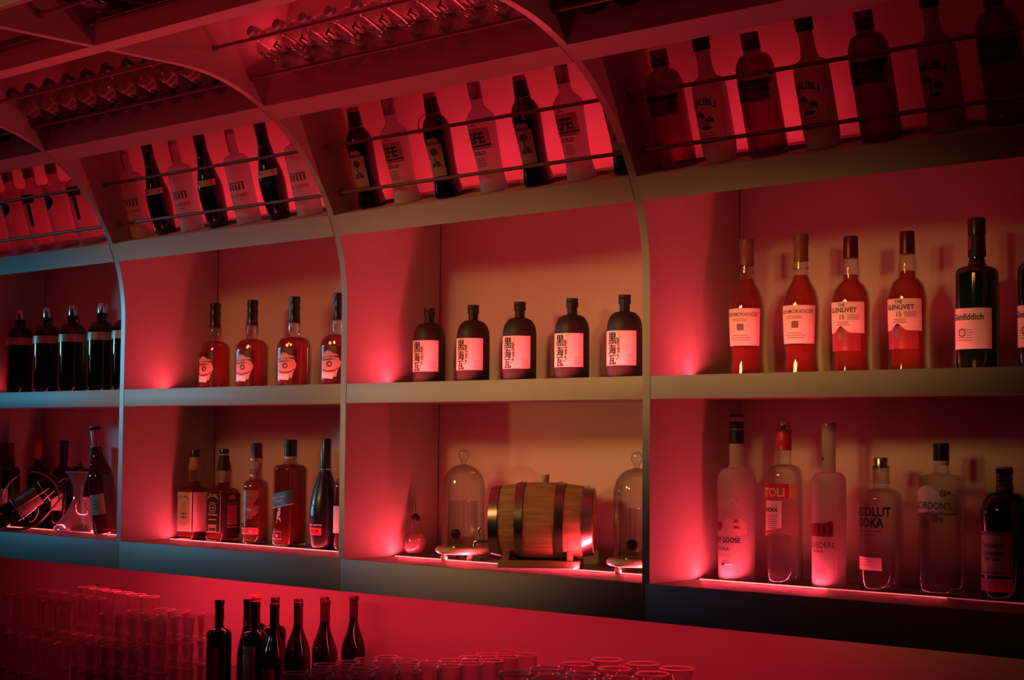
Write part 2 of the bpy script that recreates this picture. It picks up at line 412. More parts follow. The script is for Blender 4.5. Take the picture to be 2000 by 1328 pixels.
def capm(r, z0, z1, r2=None, bev=.0015, ribs=0, flare=0):
    r2 = r2 or r; h = z1 - z0
    P = [(0, z0), (r + flare, z0), (r + flare * .6, z0 + h * .12), (r, z0 + h * .25)] if flare else [(0, z0), (r, z0)]
    P += [(r2, z1 - bev), (r2 - bev, z1), (0, z1)]
    if ribs:
        P = [(0, z0), (r, z0), (r, z0 + h * .28), (r - .0008, z0 + h * .30), (r - .0008, z0 + h * .34), (r, z0 + h * .36)]
        for i in range(ribs): q = z0 + h * (.45 + .45 * i / ribs); P += [(r, q), (r - .0007, q + h * .02), (r, q + h * .04)]
        P += [(r2, z1 - bev), (r2 - bev, z1), (0, z1)]
    return lathe(P, seg=28)
def bottle(name, prof, sec, glassm, zn, parts, liquid=None, body='glass_body'):
    """root empty with children. parts: list of (part name, mesh, material, [sub-parts])"""
    root = thing(name, (0, 0, 0))
    link(body, lathe(prof, sec, zn=zn), glassm, root)
    if liquid:
        m, ztop = liquid; link('liquid', lathe(cut(prof, .010, ztop, .0035), sec, zn=zn), m, root)
    for p in parts:
        o = link(p[0], p[1], p[2], root)
        for q in (p[3] if len(p) > 3 else []): link(q[0], q[1], q[2], o)
        if len(p) > 4: o['label'] = p[4]
    return root
def place(proto, used, spots, name=None):
    """spots: (loc, rotx, rotz, label, cat, group)"""
    res = []
    for i, (loc, rx, rz, lab, cat, grp) in enumerate(spots):
        o = proto if (i == 0 and not used) else copy_tree(proto)
        o.location = loc; o.rotation_euler = (rx, 0, rz); tag(o, lab, cat, grp); res.append(o)
    return res

# ================================================================== SETTING
T = 0.0203
CO = (-.54, .667); CR = .54
def struct(name, me, m):
    o = link(name, me, m); o['kind'] = 'structure'; return o
struct('floor', boxmesh(-5.5, 3.5, -4.5, 1.0, -1.46, -1.40), FLOORM)
struct('wall_back', boxmesh(-5.0, 2.4, .925, .98, -1.40, 1.9), WALLM)
struct('ceiling', boxmesh(-4.05, 1.05, -1.10, .41, 1.60, 1.625), LAM)
# base cabinet and counter
o = thing('bar_counter', (0, 0, 0)); tag(o, 'dark polished back bar counter carrying the wine bottles and glasses', 'counter')
link('countertop', boxmesh(-4.6, 1.8, -.32, .92, -.55, -.512, bev=.004), COUNTER, o)
link('cabinet', boxmesh(-4.6, 1.8, -.26, .90, -1.40, -.552), LAM, o)
# dividers
def rib_outline():
    P = [(0.0, 0.0), (0.0, CO[1])]
    for i in range(1, 31):
        a = PI / 2 * i / 30; P.append((CO[0] + CR * math.cos(a), CO[1] + CR * math.sin(a)))
    P += [(-1.105, 1.207), (-1.105, 1.60), (.344, 1.60), (.344, 0.0)]
    return P
names = {0: 'curved upright divider between the frosted vodka compartment and the barrel compartment',
         -1: 'curved upright divider left of the black stoneware bottles and the barrel',
         -2: 'curved upright divider left of the four round-shouldered whisky bottles',
         -3: 'far left curved upright divider, beyond the reclining wine bottle', 1: 'curved upright divider at the right end of the shelving'}
for k in (-3, -2, -1, 0, 1):
    m = prism(rib_outline(), k - T, k)
    m.materials.append(LAM); m.materials.append(EDGE)
    for f in m.polygons:
        if abs(f.normal.x) < .5: f.material_index = 1
    o = link('shelf_divider', m, None); tag(o, names[k], 'divider', 'curved dividers of the bar shelving')
# base ledge (one long slab with joints) and its front
o = thing('bottom_shelf', (0, 0, 0)); tag(o, 'long bottom shelf with a deep front band and red light strips', 'shelf')
seams = [-5.8, -4.0, -3.0 - T / 2, -2.0 - T / 2 + .006, -1.0 - T / 2, 0.0 - T / 2, 1.05]
link('board', boxmesh(-5.8, 1.05, .012, .40, -.082, 0.0), SHELFTOP, o)  # left end added out of view to keep cyan light off the lower wall
for a, b in zip(seams, seams[1:]): link('front_band', boxmesh(a + .0006, b - .0006, -.003, .012, -.0825, .0003, bev=.0008), LAM, o)
LEDS = [LEDM, emit('led_diffuser_half', (1.0, .12, .13), 1.4), emit('led_diffuser_low', (1.0, .08, .10), .35)]
def strips(parent, cells, y, z, rx, m=LEDM, w=.0042):
  for c in cells:
    segs = [(c + .008, c + 1 - T - .008, m)] if c != 0 else [(.008, .34, LEDS[0]), (.34, .62, LEDS[1]), (.62, .97, LEDS[2])]
    for xa, xb, mm in segs:
        q = link('light_strip', boxmesh(xa, xb, -w / 2, w / 2, 0.0, .0018), mm, parent); q.location = (0, y, z); q.rotation_euler = (rx, 0, 0)
        q['label'] = 'glowing red light strip'
strips(o, (-3, -2, -1, 0), .177, .0001, 0)
CELLN = {-3: 'far left', -2: 'second from left', -1: 'middle', 0: 'right'}
CELLB = {-3: 'above the reclining wine bottle', -2: 'between the two square whiskey bottles and the round-shouldered whiskies', -1: 'between the barrel and the black stoneware bottles', 0: 'above the frosted vodka bottles'}
CELLT = {-3: 'over the dark silver-capped gin bottles', -2: 'over the round-shouldered whisky bottles', -1: 'over the black stoneware bottles', 0: 'over the whisky bottles with pale labels'}
for c in (-4, -3, -2, -1, 0):
    x0, x1 = c + .0006, c + 1 - T - .0006
    if c == -4: x1 = -3 - T; 
    # back panels
    struct('wall_panel', boxmesh(x0, x1, .346, .36, 0.0005, .97), LAMB)
    # middle shelf
    o = thing('middle_shelf', (0, 0, 0)); tag(o, 'middle shelf board %s' % CELLB.get(c, 'beyond the far left divider'), 'shelf', 'middle shelf boards of the back bar')
    link('board', boxmesh(x0, x1, .018, .345, .409, .4558), SHELFTOP, o)
    link('front_band', boxmesh(x0, x1, .001, .018, .4050, .4561, bev=.0008), LAM, o)
    if c > -4: strips(o, (c,), .152, .4559, 0)
    # tier 1 shelf
    o = thing('tilted_shelf', (0, 0, 0)); tag(o, 'slightly tilted display shelf with two guard rods %s' % CELLT.get(c, 'beyond the far left divider'), 'shelf', 'tilted shelves with guard rods')
    A = E1; B = tier(E1, PH1, .41); b0 = (-.028, .842); b1 = (B[0], B[1] - .045)
    link('board', prism([tier(E1, PH1, .016), B, b1, (tier(E1, PH1, .016)[0] + .018, b0[1] + .008)], x0, x1), LAMB, o)
    th = [R_(18.9 + (24.8 - 18.9) * i / 4) for i in range(5)]
    fr = [(CO[0] + (CR - .0015) * math.cos(t), CO[1] + (CR - .0015) * math.sin(t)) for t in th]
    fb = [(y + .018, z + .004) for y, z in fr]
    link('front_band', prism(fr + fb[::-1], x0, x1), LAM, o)
    if c > -4:
        q = link('light_channel', boxmesh(c + .006, c + 1 - T - .006, -.006, 0.0, 0.0, .009), LAM, o); q.location = (0, *tier(E1, PH1, .146)); q.rotation_euler = (R_(PH1), 0, 0)
    for (ry, rz) in ((-.0285, .9545), (-.081, 1.069)):
        q = link('guard_rod', tube([(x0 - .0, ry, rz), (x1, ry, rz)], .0046, 12), RODM, o)
        for xx, d in ((x0, 1), (x1, -1)): link('mount', tube([(xx, ry, rz), (xx + d * .006, ry, rz)], .0085, 14), RODM, q)
    # tier 1 back
    P0 = tier(E1, PH1, .30); P1 = tier(E1, PH1, .30, .60)
    struct('wall_panel', prism([P0, P1, (P1[0] + .012, P1[1] + .004), (P0[0] + .012, P0[1] + .004)], x0, x1), LAMB)
    # tier 2 shelf
    o = thing('overhead_shelf', (0, 0, 0)); tag(o, 'steep overhead display shelf with two guard rods, %s compartment' % CELLN.get(c, 'outermost left'), 'shelf', 'overhead shelves with guard rods')
    B = tier(E2, PH2, .40); C0 = (-.242, 1.117)
    link('board', prism([tier(E2, PH2, .014), B, (B[0] + .045, B[1] - .01), (C0[0] + .004, C0[1] + .02)], x0, x1), LAMB, o)
    th = [R_(56.6 + 5.5 * i / 4) for i in range(5)]
    fr = [(CO[0] + (CR - .0015) * math.cos(t), CO[1] + (CR - .0015) * math.sin(t)) for t in th]
    fb = [(y + .006, z + .018) for y, z in fr]
    link('front_band', prism(fr + fb[::-1], x0, x1), LAM, o)
    if c > -4:
        q = link('light_channel', boxmesh(c + .006, c + 1 - T - .006, -.006, 0.0, 0.0, .009), LAM, o); q.location = (0, *tier(E2, PH2, .146)); q.rotation_euler = (R_(PH2), 0, 0)
    for (ry, rz) in ((-.329, 1.208), (-.443, 1.263)):
        q = link('guard_rod', tube([(x0, ry, rz), (x1, ry, rz)], .0046, 12), RODM, o)
        for xx, d in ((x0, 1), (x1, -1)): link('mount', tube([(xx, ry, rz), (xx + d * .006, ry, rz)], .0085, 14), RODM, q)
    P0 = tier(E2, PH2, .30); P1 = (-.735, 1.56)
    struct('wall_panel', prism([P0, P1, (P1[0] + .004, P1[1] + .012), (P0[0] + .004, P0[1] + .012)], x0, x1), LAMB)
    # top tier: board hanging down, bottles lie forwards from it
    o = thing('top_shelf', (0, 0, 0)); tag(o, 'topmost shelf board under the canopy, %s compartment' % CELLN.get(c, 'outermost left'), 'shelf', 'topmost shelf boards')
    link('board', boxmesh(x0, x1, -.784, -.735, 1.207, 1.59), LAM, o)
    for ry in (-.80, -.93):
        q = link('guard_rod', tube([(x0, ry, 1.251), (x1, ry, 1.251)], .0046, 12), RODM, o)
        for xx, d in ((x0, 1), (x1, -1)): link('mount', tube([(xx, ry, 1.251), (xx + d * .006, ry, 1.251)], .0085, 14), RODM, q)
    q = struct('trim_canopy', boxmesh(x0, x1, -1.103, -1.088, 1.209, 1.60, bev=.001), EDGE)

# ================================================================== BOTTLES
ZL, ZM = 0.0, 0.456
def neckband(prof, z0, z1, off=.0006): return lathe([(rad_at(prof, z0) + off, z0)] + [(r + off, z) for r, z in prof if z0 < z < z1] + [(rad_at(prof, z1) + off, z1)], seg=28, closed_top=False)

# ---- stoneware shochu bottle: matte black, dome shoulder, pale label with brush writing
def mk_kuro():
    P = bprof(.0430, .120, .0125, .172, .196, a=.93, b=.90)
    f = bottle('stoneware_bottle', P, ROUND, BLACKM, None, [
        ('cap', lathe([(0, .186), (.0150, .186), (.0150, .197), (.0138, .1985), (.0150, .200), (.0150, .2075), (0, .208)], seg=28), BLACKM),
    ])
    lab = link('front_label', patch(P, ROUND, -.032, .060, .036, .119, nu=28), PAPERW, f); lab['label'] = 'pale square label with black brush writing'
    items = [('黒', -.003, .0895, .0305, .035, .92), ('海', -.003, .0635, .0270, .035, .92), ('瓦', -.003, .0395, .0260, .035, .92)]
    link('lettering', lettering(items, P, ROUND), INK, lab)
    g = [(lines(.034, .052, .060, 5, .0045, .0008),), (line(-.030, .058, .0375, .0006),)]
    g += [('そ', .016, .109, .0065), ('ば', .0165, .1005, .0065), ('焼', .016, .092, .0065), ('酎', .016, .083, .0065)]
    link('small_print', lettering(g, P, ROUND), INKG, lab)
    r = random.Random(2); sp = []
    for i in range(26):
        a = r.uniform(-.9, .9); w = r.uniform(.001, .0035); q = .006 + .009 * math.cos(a) + r.uniform(-.003, .003); z = .076 + .033 * math.sin(a); sp.append(ell(q, z, w, w * r.uniform(.5, 1.4), 7))
    link('brush_wash', lettering([(sp,)], P, ROUND, .0007), INKG, lab)
    return f

def mk_chivas(age, R, H, sec, clear=False):
    k = H / .268
    P = bprof(R, .118 * k, .0165, .160 * k, H - .004, a=.82, b=.75)
    f = bottle('whisky_bottle', P, sec, CLEAR, (.13 * k, .165 * k), [
        ('cap', lathe([(0, .192 * k), (.0185, .192 * k), (.0165, .202 * k), (.0155, .225 * k), (.0175, .234 * k), (.0150, .243 * k), (.0165, .250 * k), (.0165, .266 * k), (.015, .268 * k), (0, .268 * k)], seg=28), BLACKSAT),
        ('neck_ring', lathe([(.0185, .166 * k), (.0200, .170 * k), (.0195, .188 * k), (.0182, .192 * k)], seg=28, closed_top=False), CLEARK),
    ], liquid=(WHISKY, .150 * k))
    w = .030
    lab = link('front_label', patch(P, sec, -.034, .030, .022 * k, .116 * k, shape=lambda a, b: (a, b)), glass('smoked_label', (.35, .14, .08), .6, .3, milk=.35, milkcol=(.12, .03, .03)), f)
    body = [[(-.030, .030), (.016, .030), (.020, .046), (.027, .058), (.030, .070), (.024, .080), (.028, .086), (.018, .094), (.006, .096), (-.002, .102), (-.016, .104), (-.024, .097), (-.031, .092)]]
    link('crest', lettering([([[(a, b * k) for a, b in body[0]]],)], P, sec, .0008), PAPERD, lab)
    link('ribbon', lettering([([[(-.031, .075 * k), (.027, .080 * k), (.028, .090 * k), (-.031, .086 * k)]],), ([ell(-.006, .066 * k, .0095, .0085)],), ([[(-.030, .052 * k), (-.010, .047 * k), (.012, .050 * k), (.024, .057 * k), (.024, .054 * k), (.012, .046 * k), (-.010, .043 * k), (-.030, .048 * k)]],)], P, sec, .0010), INKR if age != '18' else pbr('dark_red_print', (.06, .008, .015), .5), lab)
    link('lettering', lettering([('CHIVAS REGAL', -.002, .0785 * k, .0082, .02, .95, .002), (age, -.006, .0625 * k, .0095, .03, .9)], P, sec, .0013), CREAM, lab)
    link('paper_foot', lettering([([[(-.030, .026 * k), (.006, .024 * k), (.008, .040 * k), (-.030, .042 * k)]],)], P, sec, .0012), PAPER, lab)
    return f

def mk_glenmorangie():
    P = bprof(.0395, .150, .0150, .222, .300, a=.68, b=.62, foot=.041)
    P = [(0, .003), (.030, .003), (.037, 0), (.041, .002), (.0405, .010), (.0375, .030), (.0365, .055), (.0378, .085), (.0395, .125), (.0400, .150), (.0392, .163), (.0370, .177), (.0330, .190), (.0270, .202), (.0215, .212), (.0180, .222), (.0162, .234), (.0155, .246), (.0150, .252), (.0150, .300), (0, .300)]
    f = bottle('whisky_bottle', P, ROUND, CLEAR, None, [
        ('neck_foil', lathe([(0, .256), (.0170, .256), (.0163, .262), (.0160, .290), (.0172, .292), (.0172, .313), (.0160, .316), (0, .316)], seg=28), BROWNCAP),
        ('neck_ring', neckband(P, .238, .244, .0015), CLEARK),
    ], liquid=(WHISKY, .225))
    f.children[0]['label'] = 'clear glass body with flared foot'
    lab = link('front_label', patch(P, ROUND, -.048, .046, .072, .156, nu=28, shape=lambda a, b: (.5 + (a - .5) * (.92 + .08 * b), b)), PAPER, f)
    link('lettering', lettering([('GLENMORANGIE', -.004, .138, .0118, .012, .92), (lines(-.026, .014, .131, 2, .0040, .0012),), (lines(-.030, .022, .094, 3, .005, .0012),), ([[(-.011, .106), (.005, .106), (.005, .121), (-.011, .121)]],)], P, ROUND), INKG, lab)
    link('lower_label', patch(P, ROUND, -.030, .020, .052, .068), WHISKYD, f)
    return f

def mk_glenlivet():
    P = [(0, .003), (.030, .003), (.038, 0), (.0412, .002), (.0405, .012), (.0388, .030), (.0385, .060), (.0405, .110), (.0412, .155), (.0400, .168), (.0370, .181), (.0320, .192), (.0250, .200), (.0200, .204), (.0185, .210), (.0192, .224), (.0185, .236), (.0165, .250), (.0150, .256), (.0150, .290), (0, .290)]
    f = bottle('whisky_bottle', P, ROUND, CLEAR, None, [
        ('neck_foil', lathe([(0, .254), (.0165, .254), (.0160, .275), (.0155, .300), (.0145, .302), (0, .302)], seg=28), BURG),
    ], liquid=(WHISKY, .218))
    cutc = lambda a, b: (a, b if b > .5 else (b + (.5 - b) * 2 * (.22 * math.exp(-((a - .42) / .13) ** 2))))
    lab = link('front_label', patch(P, ROUND, -.040, .052, .090, .157, shape=cutc, nu=40, nv=14), PAPER, f)
    link('lettering', lettering([('THE', .001, .147, .0095, .012), ('GLENLIVET', .001, .1345, .0140, .018, .95), ('15', .001, .1195, .0140, .01), (lines(.012, .040, .128, 4, .0030, .0008),), (lines(-.014, .020, .113, 3, .0034, .0009),)], P, ROUND), INK, lab)
    low = link('lower_label', patch(P, ROUND, -.038, .042, .052, .100, nv=14), glass('pink_label', (.55, .2, .2), .7, .3, milk=.75, milkcol=(.55, .12, .14)), f)
    link('thistle', lettering([([ell(-.002, .084, .0060, .0095)],)], P, ROUND, .0014), INKG, low)
    return f

def mk_glenfiddich():
    P = bprof(.0405, .200, .0155, .236, .300, a=.75, b=.5)
    sec = Sec(2.6)
    f = bottle('whisky_bottle', P, sec, GREENK, (.2, .236), [
        ('cap', lathe([(0, .282), (.0180, .282), (.0182, .314), (.017, .317), (0, .317)], seg=28), BLACKSAT),
        ('neck_foil', lathe([(0, .240), (.0180, .238), (.0182, .250), (.0170, .256), (.0168, .281), (0, .281)], seg=28), BLACKM),
    ])
    lab = link('front_label', patch(P, sec, -.042, .055, .047, .130, nu=28), PAPERW, f)
    link('lettering', lettering([('Glenfiddich', -.001, .106, .0185, .016, .88), (lines(-.030, .018, .085, 5, .0052, .0008),)], P, sec), INK, lab)
    link('emblem', lettering([(ring(-.010, .080, .008, .009, .0022) + line(-.018, -.002, .064, .0012),)], P, sec, .0012), INKG, lab)
    link('neck_label', lettering([([[(-.010, .252), (.000, .252), (.000, .278), (-.010, .278)]],)], P, ROUND, .0035), INKR, f)
    return f

def mk_gin_tall():
    P = bprof(.0475, .170, .0165, .246, .262, a=.93, b=.85)
    f = bottle('gin_bottle', P, ROUND, GREENG, None, [
        ('cap', lathe([(0, .262), (.0150, .262), (.0155, .266), (.0155, .293), (.0145, .295), (0, .295)], seg=28), SILVER),
        ('shoulder_label', lathe([(r + .0006, z) for r, z in [(.0475, .172), (.0475, .182), (.0463, .198)]], seg=36, closed_top=False), pbr('gold_grey_band', (.40, .32, .24), .4, metal=.3)),
        ('neck_ring', lathe([(.0165, .250), (.0185, .251), (.0185, .258), (.0165, .260)], seg=28, closed_top=False), GREENG),
    ], liquid=(glass('gin_liquid', (.42, .42, .30), .6, .04, milk=.1, milkcol=(.15, .12, .05)), .165))
    return f

def mk_goose():
    P = bprof(.0440, .218, .0165, .266, .368, a=.80, b=.72)
    P = [(r * (1 - .06 * (1 - z / .2)) if z < .2 and r > .03 else r, z) for r, z in P]
    f = bottle('frosted_vodka_bottle', P, ROUND, FROST, None, [
        ('neck_foil', lathe([(0, .308), (.0172, .308), (.0178, .312), (.0165, .340), (.0168, .352), (.0168, .371), (.016, .374), (0, .374)], seg=28), BLACKSAT),
    ])
    r = random.Random(5)
    lab = link('printed_front', lettering([('GREY GOOSE', -.006, .086, .0150, .03, .86), ('VODKA', -.012, .068, .0105, .012, 1.1), (lines(-.034, .012, .058, 2, .004, .0007),), (lines(-.012, .004, .044, 1),)], P, ROUND), INK, f)
    link('mountains', lettering([([[(-.052, .104), (-.03, .101), (.03, .101), (.050, .106), (.050, .128), (.034, .140), (.024, .134), (.008, .141), (-.010, .132), (-.030, .126), (-.052, .130)]],)], P, ROUND, .0006), glass('print_pale', (.8, .75, .75), .9, .4, milk=.8, milkcol=(.95, .8, .78)), f)
    link('rocks', lettering([([[(-.034, .112), (-.018, .110), (-.008, .122), (-.014, .134), (-.030, .130), (-.040, .122)], [(.020, .118), (.034, .117), (.028, .124), (.018, .123)], [(.016, .130), (.032, .133), (.024, .139)]],)], P, ROUND, .0009), INKR, f)
    b = [(-.046, .152), (-.030, .176), (-.022, .158), (-.010, .178), (.002, .166), (.014, .182), (.030, .170), (.040, .184)]
    L = [[(u0, z0), (u1, z1), (u1, z1 + .0015), (u0, z0 + .0015)] for (u0, z0), (u1, z1) in zip(b, b[1:])]
    link('flying_geese', lettering([(L,)], P, ROUND, .0009), PAPERW, f)
    link('flag_dark', lettering([([[(-.014, .034), (-.004, .034), (-.004, .039), (-.014, .039)]],)], P, ROUND), INK, f)
    link('flag_pale', lettering([([[(-.004, .034), (.016, .034), (.016, .039), (-.004, .039)]],)], P, ROUND), PAPERW, f)
    return f

def mk_stoli():
    P = bprof(.0408, .228, .0155, .270, .342, a=.82, b=.8)
    f = bottle('vodka_bottle', P, ROUND, CLEAR, None, [
        ('cap', lathe([(0, .338), (.0110, .338), (.0130, .342), (.0132, .355), (.012, .357), (0, .357)], seg=28), STEEL),
        ('neck_foil', lathe([(0, .294), (.0166, .294), (.0168, .300), (.0162, .302), (.0168, .304), (.0162, .306), (.0168, .308), (.0165, .334), (.0150, .338), (0, .338)], seg=28), REDCAP),
    ], liquid=(VODKA, .262))
    band = link('shoulder_label', patch(P, ROUND, -.050, .030, .188, .221), pbr('red_print', (.55, .02, .05), .5), f)
    link('lettering', lettering([('STOLI', -.012, .193, .026, .045, .98)], P, ROUND), CREAM, band)
    link('edge_print', patch(P, ROUND, .0305, .052, .188, .221), pbr('pale_gold_print', (.62, .50, .22), .5), f)
    lab = link('front_label', patch(P, ROUND, -.034, .014, .116, .183, shape=lambda a, b: (a, b + (1 - b) * .10 * a)), PAPERW, f)
    link('lettering', lettering([('VODKA', -.015, .159, .0115, .04), (lines(-.028, .006, .150, 7, .0045, .0009),)], P, ROUND), INK, lab)
    link('swoosh', lettering([([[(-.045, .104), (-.020, .110), (.014, .124), (.014, .1255), (-.020, .1125), (-.045, .107)]],)], P, ROUND, .0008), pbr('gold_line', (.6, .45, .25), .4), f)
    link('lower_window', patch(P, ROUND, -.04, .055, .102, .185, shape=lambda a, b: (a, b + (1 - b) * .10 * math.sin(a * 3))), glass('pale_window', (.9, .7, .68), .9, .3, milk=.35, milkcol=(.8, .55, .5)), f)
    return f

def mk_belvedere():
    P = bprof(.0372, .222, .0150, .252, .350, a=.86, b=.86)
    f = bottle('frosted_vodka_bottle', P, ROUND, FROST, None, [
        ('cap', lathe([(0, .340), (.0155, .340), (.0158, .353), (.015, .355), (0, .355)], seg=28), pbr('silver_pink', (.55, .4, .4), .35, metal=.5)),
        ('tree_print', lettering([([[(-.030 + .0042 * i + .002 * ((i * 7) % 3), .150 + .004 * ((i * 5) % 6) + .007 * j), (-.030 + .0042 * i + .004, .152 + .004 * ((i * 5) % 6) + .007 * j), (-.030 + .0042 * i + .002, .1535 + .004 * ((i * 5) % 6) + .007 * j)] for i in range(16) for j in range(5)],)], P, ROUND, .0007), PAPERW),
    ])
    pal = link('palace_print', lettering([([[(-.034, .110), (.030, .110), (.030, .138), (.024, .145), (.016, .139), (-.034, .137)]],)], P, ROUND, .0006), glass('print_dusky', (.5, .25, .25), .7, .4, milk=.8, milkcol=(.42, .08, .09)), f)
    link('columns', lettering([([[(-.030 + i * .0125, .114), (-.024 + i * .0125, .114), (-.024 + i * .0125, .133), (-.030 + i * .0125, .133)] for i in range(5)] + line(-.034, .030, .1345, .0014) + line(-.034, .03, .1105, .0014),)], P, ROUND, .0009), pbr('dark_red_ink', (.10, .012, .02), .6), pal)
    link('lettering', lettering([('BELVEDERE', -.004, .086, .0165, .0, .90), ('VODKA', -.008, .076, .0062, .02, 1.5), (lines(-.014, .016, .040, 6, .0042, .0008),)], P, ROUND), INK, f)
    link('neck_strip', lettering([([[(-.012, .274), (-.003, .274), (-.003, .352), (-.012, .352)]],)], P, ROUND, .0012), BLACKSAT, f)
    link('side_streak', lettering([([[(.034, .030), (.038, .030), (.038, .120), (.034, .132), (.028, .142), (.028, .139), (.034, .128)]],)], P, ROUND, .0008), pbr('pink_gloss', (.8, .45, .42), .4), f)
    return f

def mk_absolut(R=.0452, H=.281, text=True, glassm=None):
    k = H / .281; kr = R / .0452
    P = bprof(R, .188 * k, .0165 * kr, .222 * k, .264 * k, a=.88, b=.80)
    f = bottle('vodka_bottle', P, ROUND, glassm or CLEAR, None, [
        ('cap', lathe([(0, .258 * k), (.0150 * kr, .258 * k), (.0152 * kr, .279 * k), (.014 * kr, .281 * k), (0, .281 * k)], seg=24), SILVER if text != 'small' else pbr('cap_dull', (.30, .28, .30), .4, metal=.6)),
        ('neck_ring', lathe([(.0165 * kr, .226 * k), (.0215 * kr, .228 * k), (.0215 * kr, .231 * k), (.0180 * kr, .233 * k), (.0190 * kr, .262 * k), (.0165 * kr, .264 * k)], seg=24, closed_top=False), CLEARK),
    ], liquid=(VODKA, .213 * k))
    if text is True:
        it = [('ABSOLUT', -.004, .158, .0270, .055, .82), ('VODKA', -.010, .135, .0265, .055, .82), (lines(-.040, .024, .126, 1, .005, .0012) + lines(-.012, .01, .118, 1, .005, .0012),)]
    else:
        it = [('ABSOLUT', .004, .162 * k, .040 * kr, .03, .66), ('VODKA', .002, .128 * k, .040 * kr, .03, .66), (lines(-.02, .02, .115 * k, 3, .008, .002),)]
    link('lettering', lettering(it, P, ROUND), INK, f)
    if text is True:
        sl = link('paper_strip', patch(P, ROUND, -.040, .024, .045, .072, shape=lambda a, b: (a, b - .03 * a)), PAPERW, f)
        link('small_print', lettering([(lines(-.034, .002, .066, 3, .0055, .0008),)], P, ROUND, .0010), INKG, sl)
        med = link('medallion', lettering([([ell(-.014, .199, .009, .007)],)], P, ROUND, .0010), glass('embossed', (.8, .8, .8), .7, .2, milk=.3), f)
    return f

def mk_gordons():
    P = bprof(.0455, .236, .0150, .262, .306, a=.80, b=.45); sec = Sec(3.2, 1.0, .82)
    f = bottle('gin_bottle', P, sec, CLEAR, (.236, .262), [
        ('cap', capm(.0165, .276, .312), BLACKSAT),
        ('neck_ring', lathe([(.0155, .266), (.0165, .268), (.0165, .275), (.0155, .276)], seg=28, closed_top=False), CREAM),
    ], liquid=(VODKA, .240))
    arch = lambda a, b: (a, b + (.42 * math.sin(PI * min(1, a / .62)) if a < .62 else 0) * (b > .7) * (b - .7) / .3)
    lab = link('front_label', patch(P, sec, -.046, .052, .168, .208, shape=arch, nu=40, nv=16), PAPER, f)
    link('lettering', lettering([("GORDON'S", -.004, .177, .0210, .02, .80), (lines(-.020, .026, .1700, 1, .004, .0014),)], P, sec, .0009), INKG, lab)
    link('border', lettering([(line(-.046, .052, .1655, .003),)], P, sec, .0009), INKR, lab)
    fl = []
    for (u, z, s) in ((-.020, .148, .010), (.004, .158, .008), (.018, .156, .006), (.022, .210, .007), (.034, .211, .004)):
        for i in range(7): a = 2 * PI * i / 7; fl.append([(u, z), (u + s * math.cos(a - .3), z + s * math.sin(a - .3)), (u + s * 1.15 * math.cos(a), z + s * 1.15 * math.sin(a)), (u + s * math.cos(a + .3), z + s * math.sin(a + .3))])
    link('botanical_print', lettering([(fl,)], P, sec, .0008), pbr('print_dark_red', (.10, .02, .03), .6), f)
    em = []
    for q in range(5):
        c = (-.018 + .012 * q, .050 + .017 * ((q * 2) % 5)); em += ring(c[0], c[1], .014, .011, .0008, 18)
    link('embossing', lettering([(em,)], P, sec, .0006), glass('emboss_glass', (.85, .7, .7), .9, .1, milk=.3), f)
    return f

def mk_tanqueray():
    P = bprof(.0470, .172, .0165, .226, .262, a=.86, b=.80)
    P = [(r + .0018 if .158 < z < .18 and r > .04 else r, z) for r, z in P]
    P.insert(6, (.0470, .150)); P.insert(7, (.0490, .156))
    f = bottle('gin_bottle', P, ROUND, GREENK, None, [
        ('cap', capm(.0165, .224, .266, ribs=6), pbr('cap_rose', (.35, .25, .25), .4, metal=.3)),
        ('neck_ring', lathe([(.0165, .219), (.0180, .220), (.0180, .226), (.0165, .227)], seg=28, closed_top=False), BROWNCAP),
    ])
    lab = link('front_label', patch(P, ROUND, -.046, .036, .050, .137), PAPERD, f)
    link('border', lettering([(frame(-.045, .035, .052, .136, .006),)], P, ROUND, .0008), INKR, lab)
    link('lettering', lettering([('Tanqueray', -.006, .106, .0140, .02, .9), ('LONDON', -.006, .090, .0105, .03, 1.0), ('DRY GIN', -.006, .079, .0095, .03, 1.0), (lines(-.022, .012, .066, 2, .004, .0008),)], P, ROUND, .0010), INK, lab)
    link('lower_label', patch(P, ROUND, -.044, .036, .018, .044), pbr('red_label', (.45, .06, .09), .6), f)
    return f

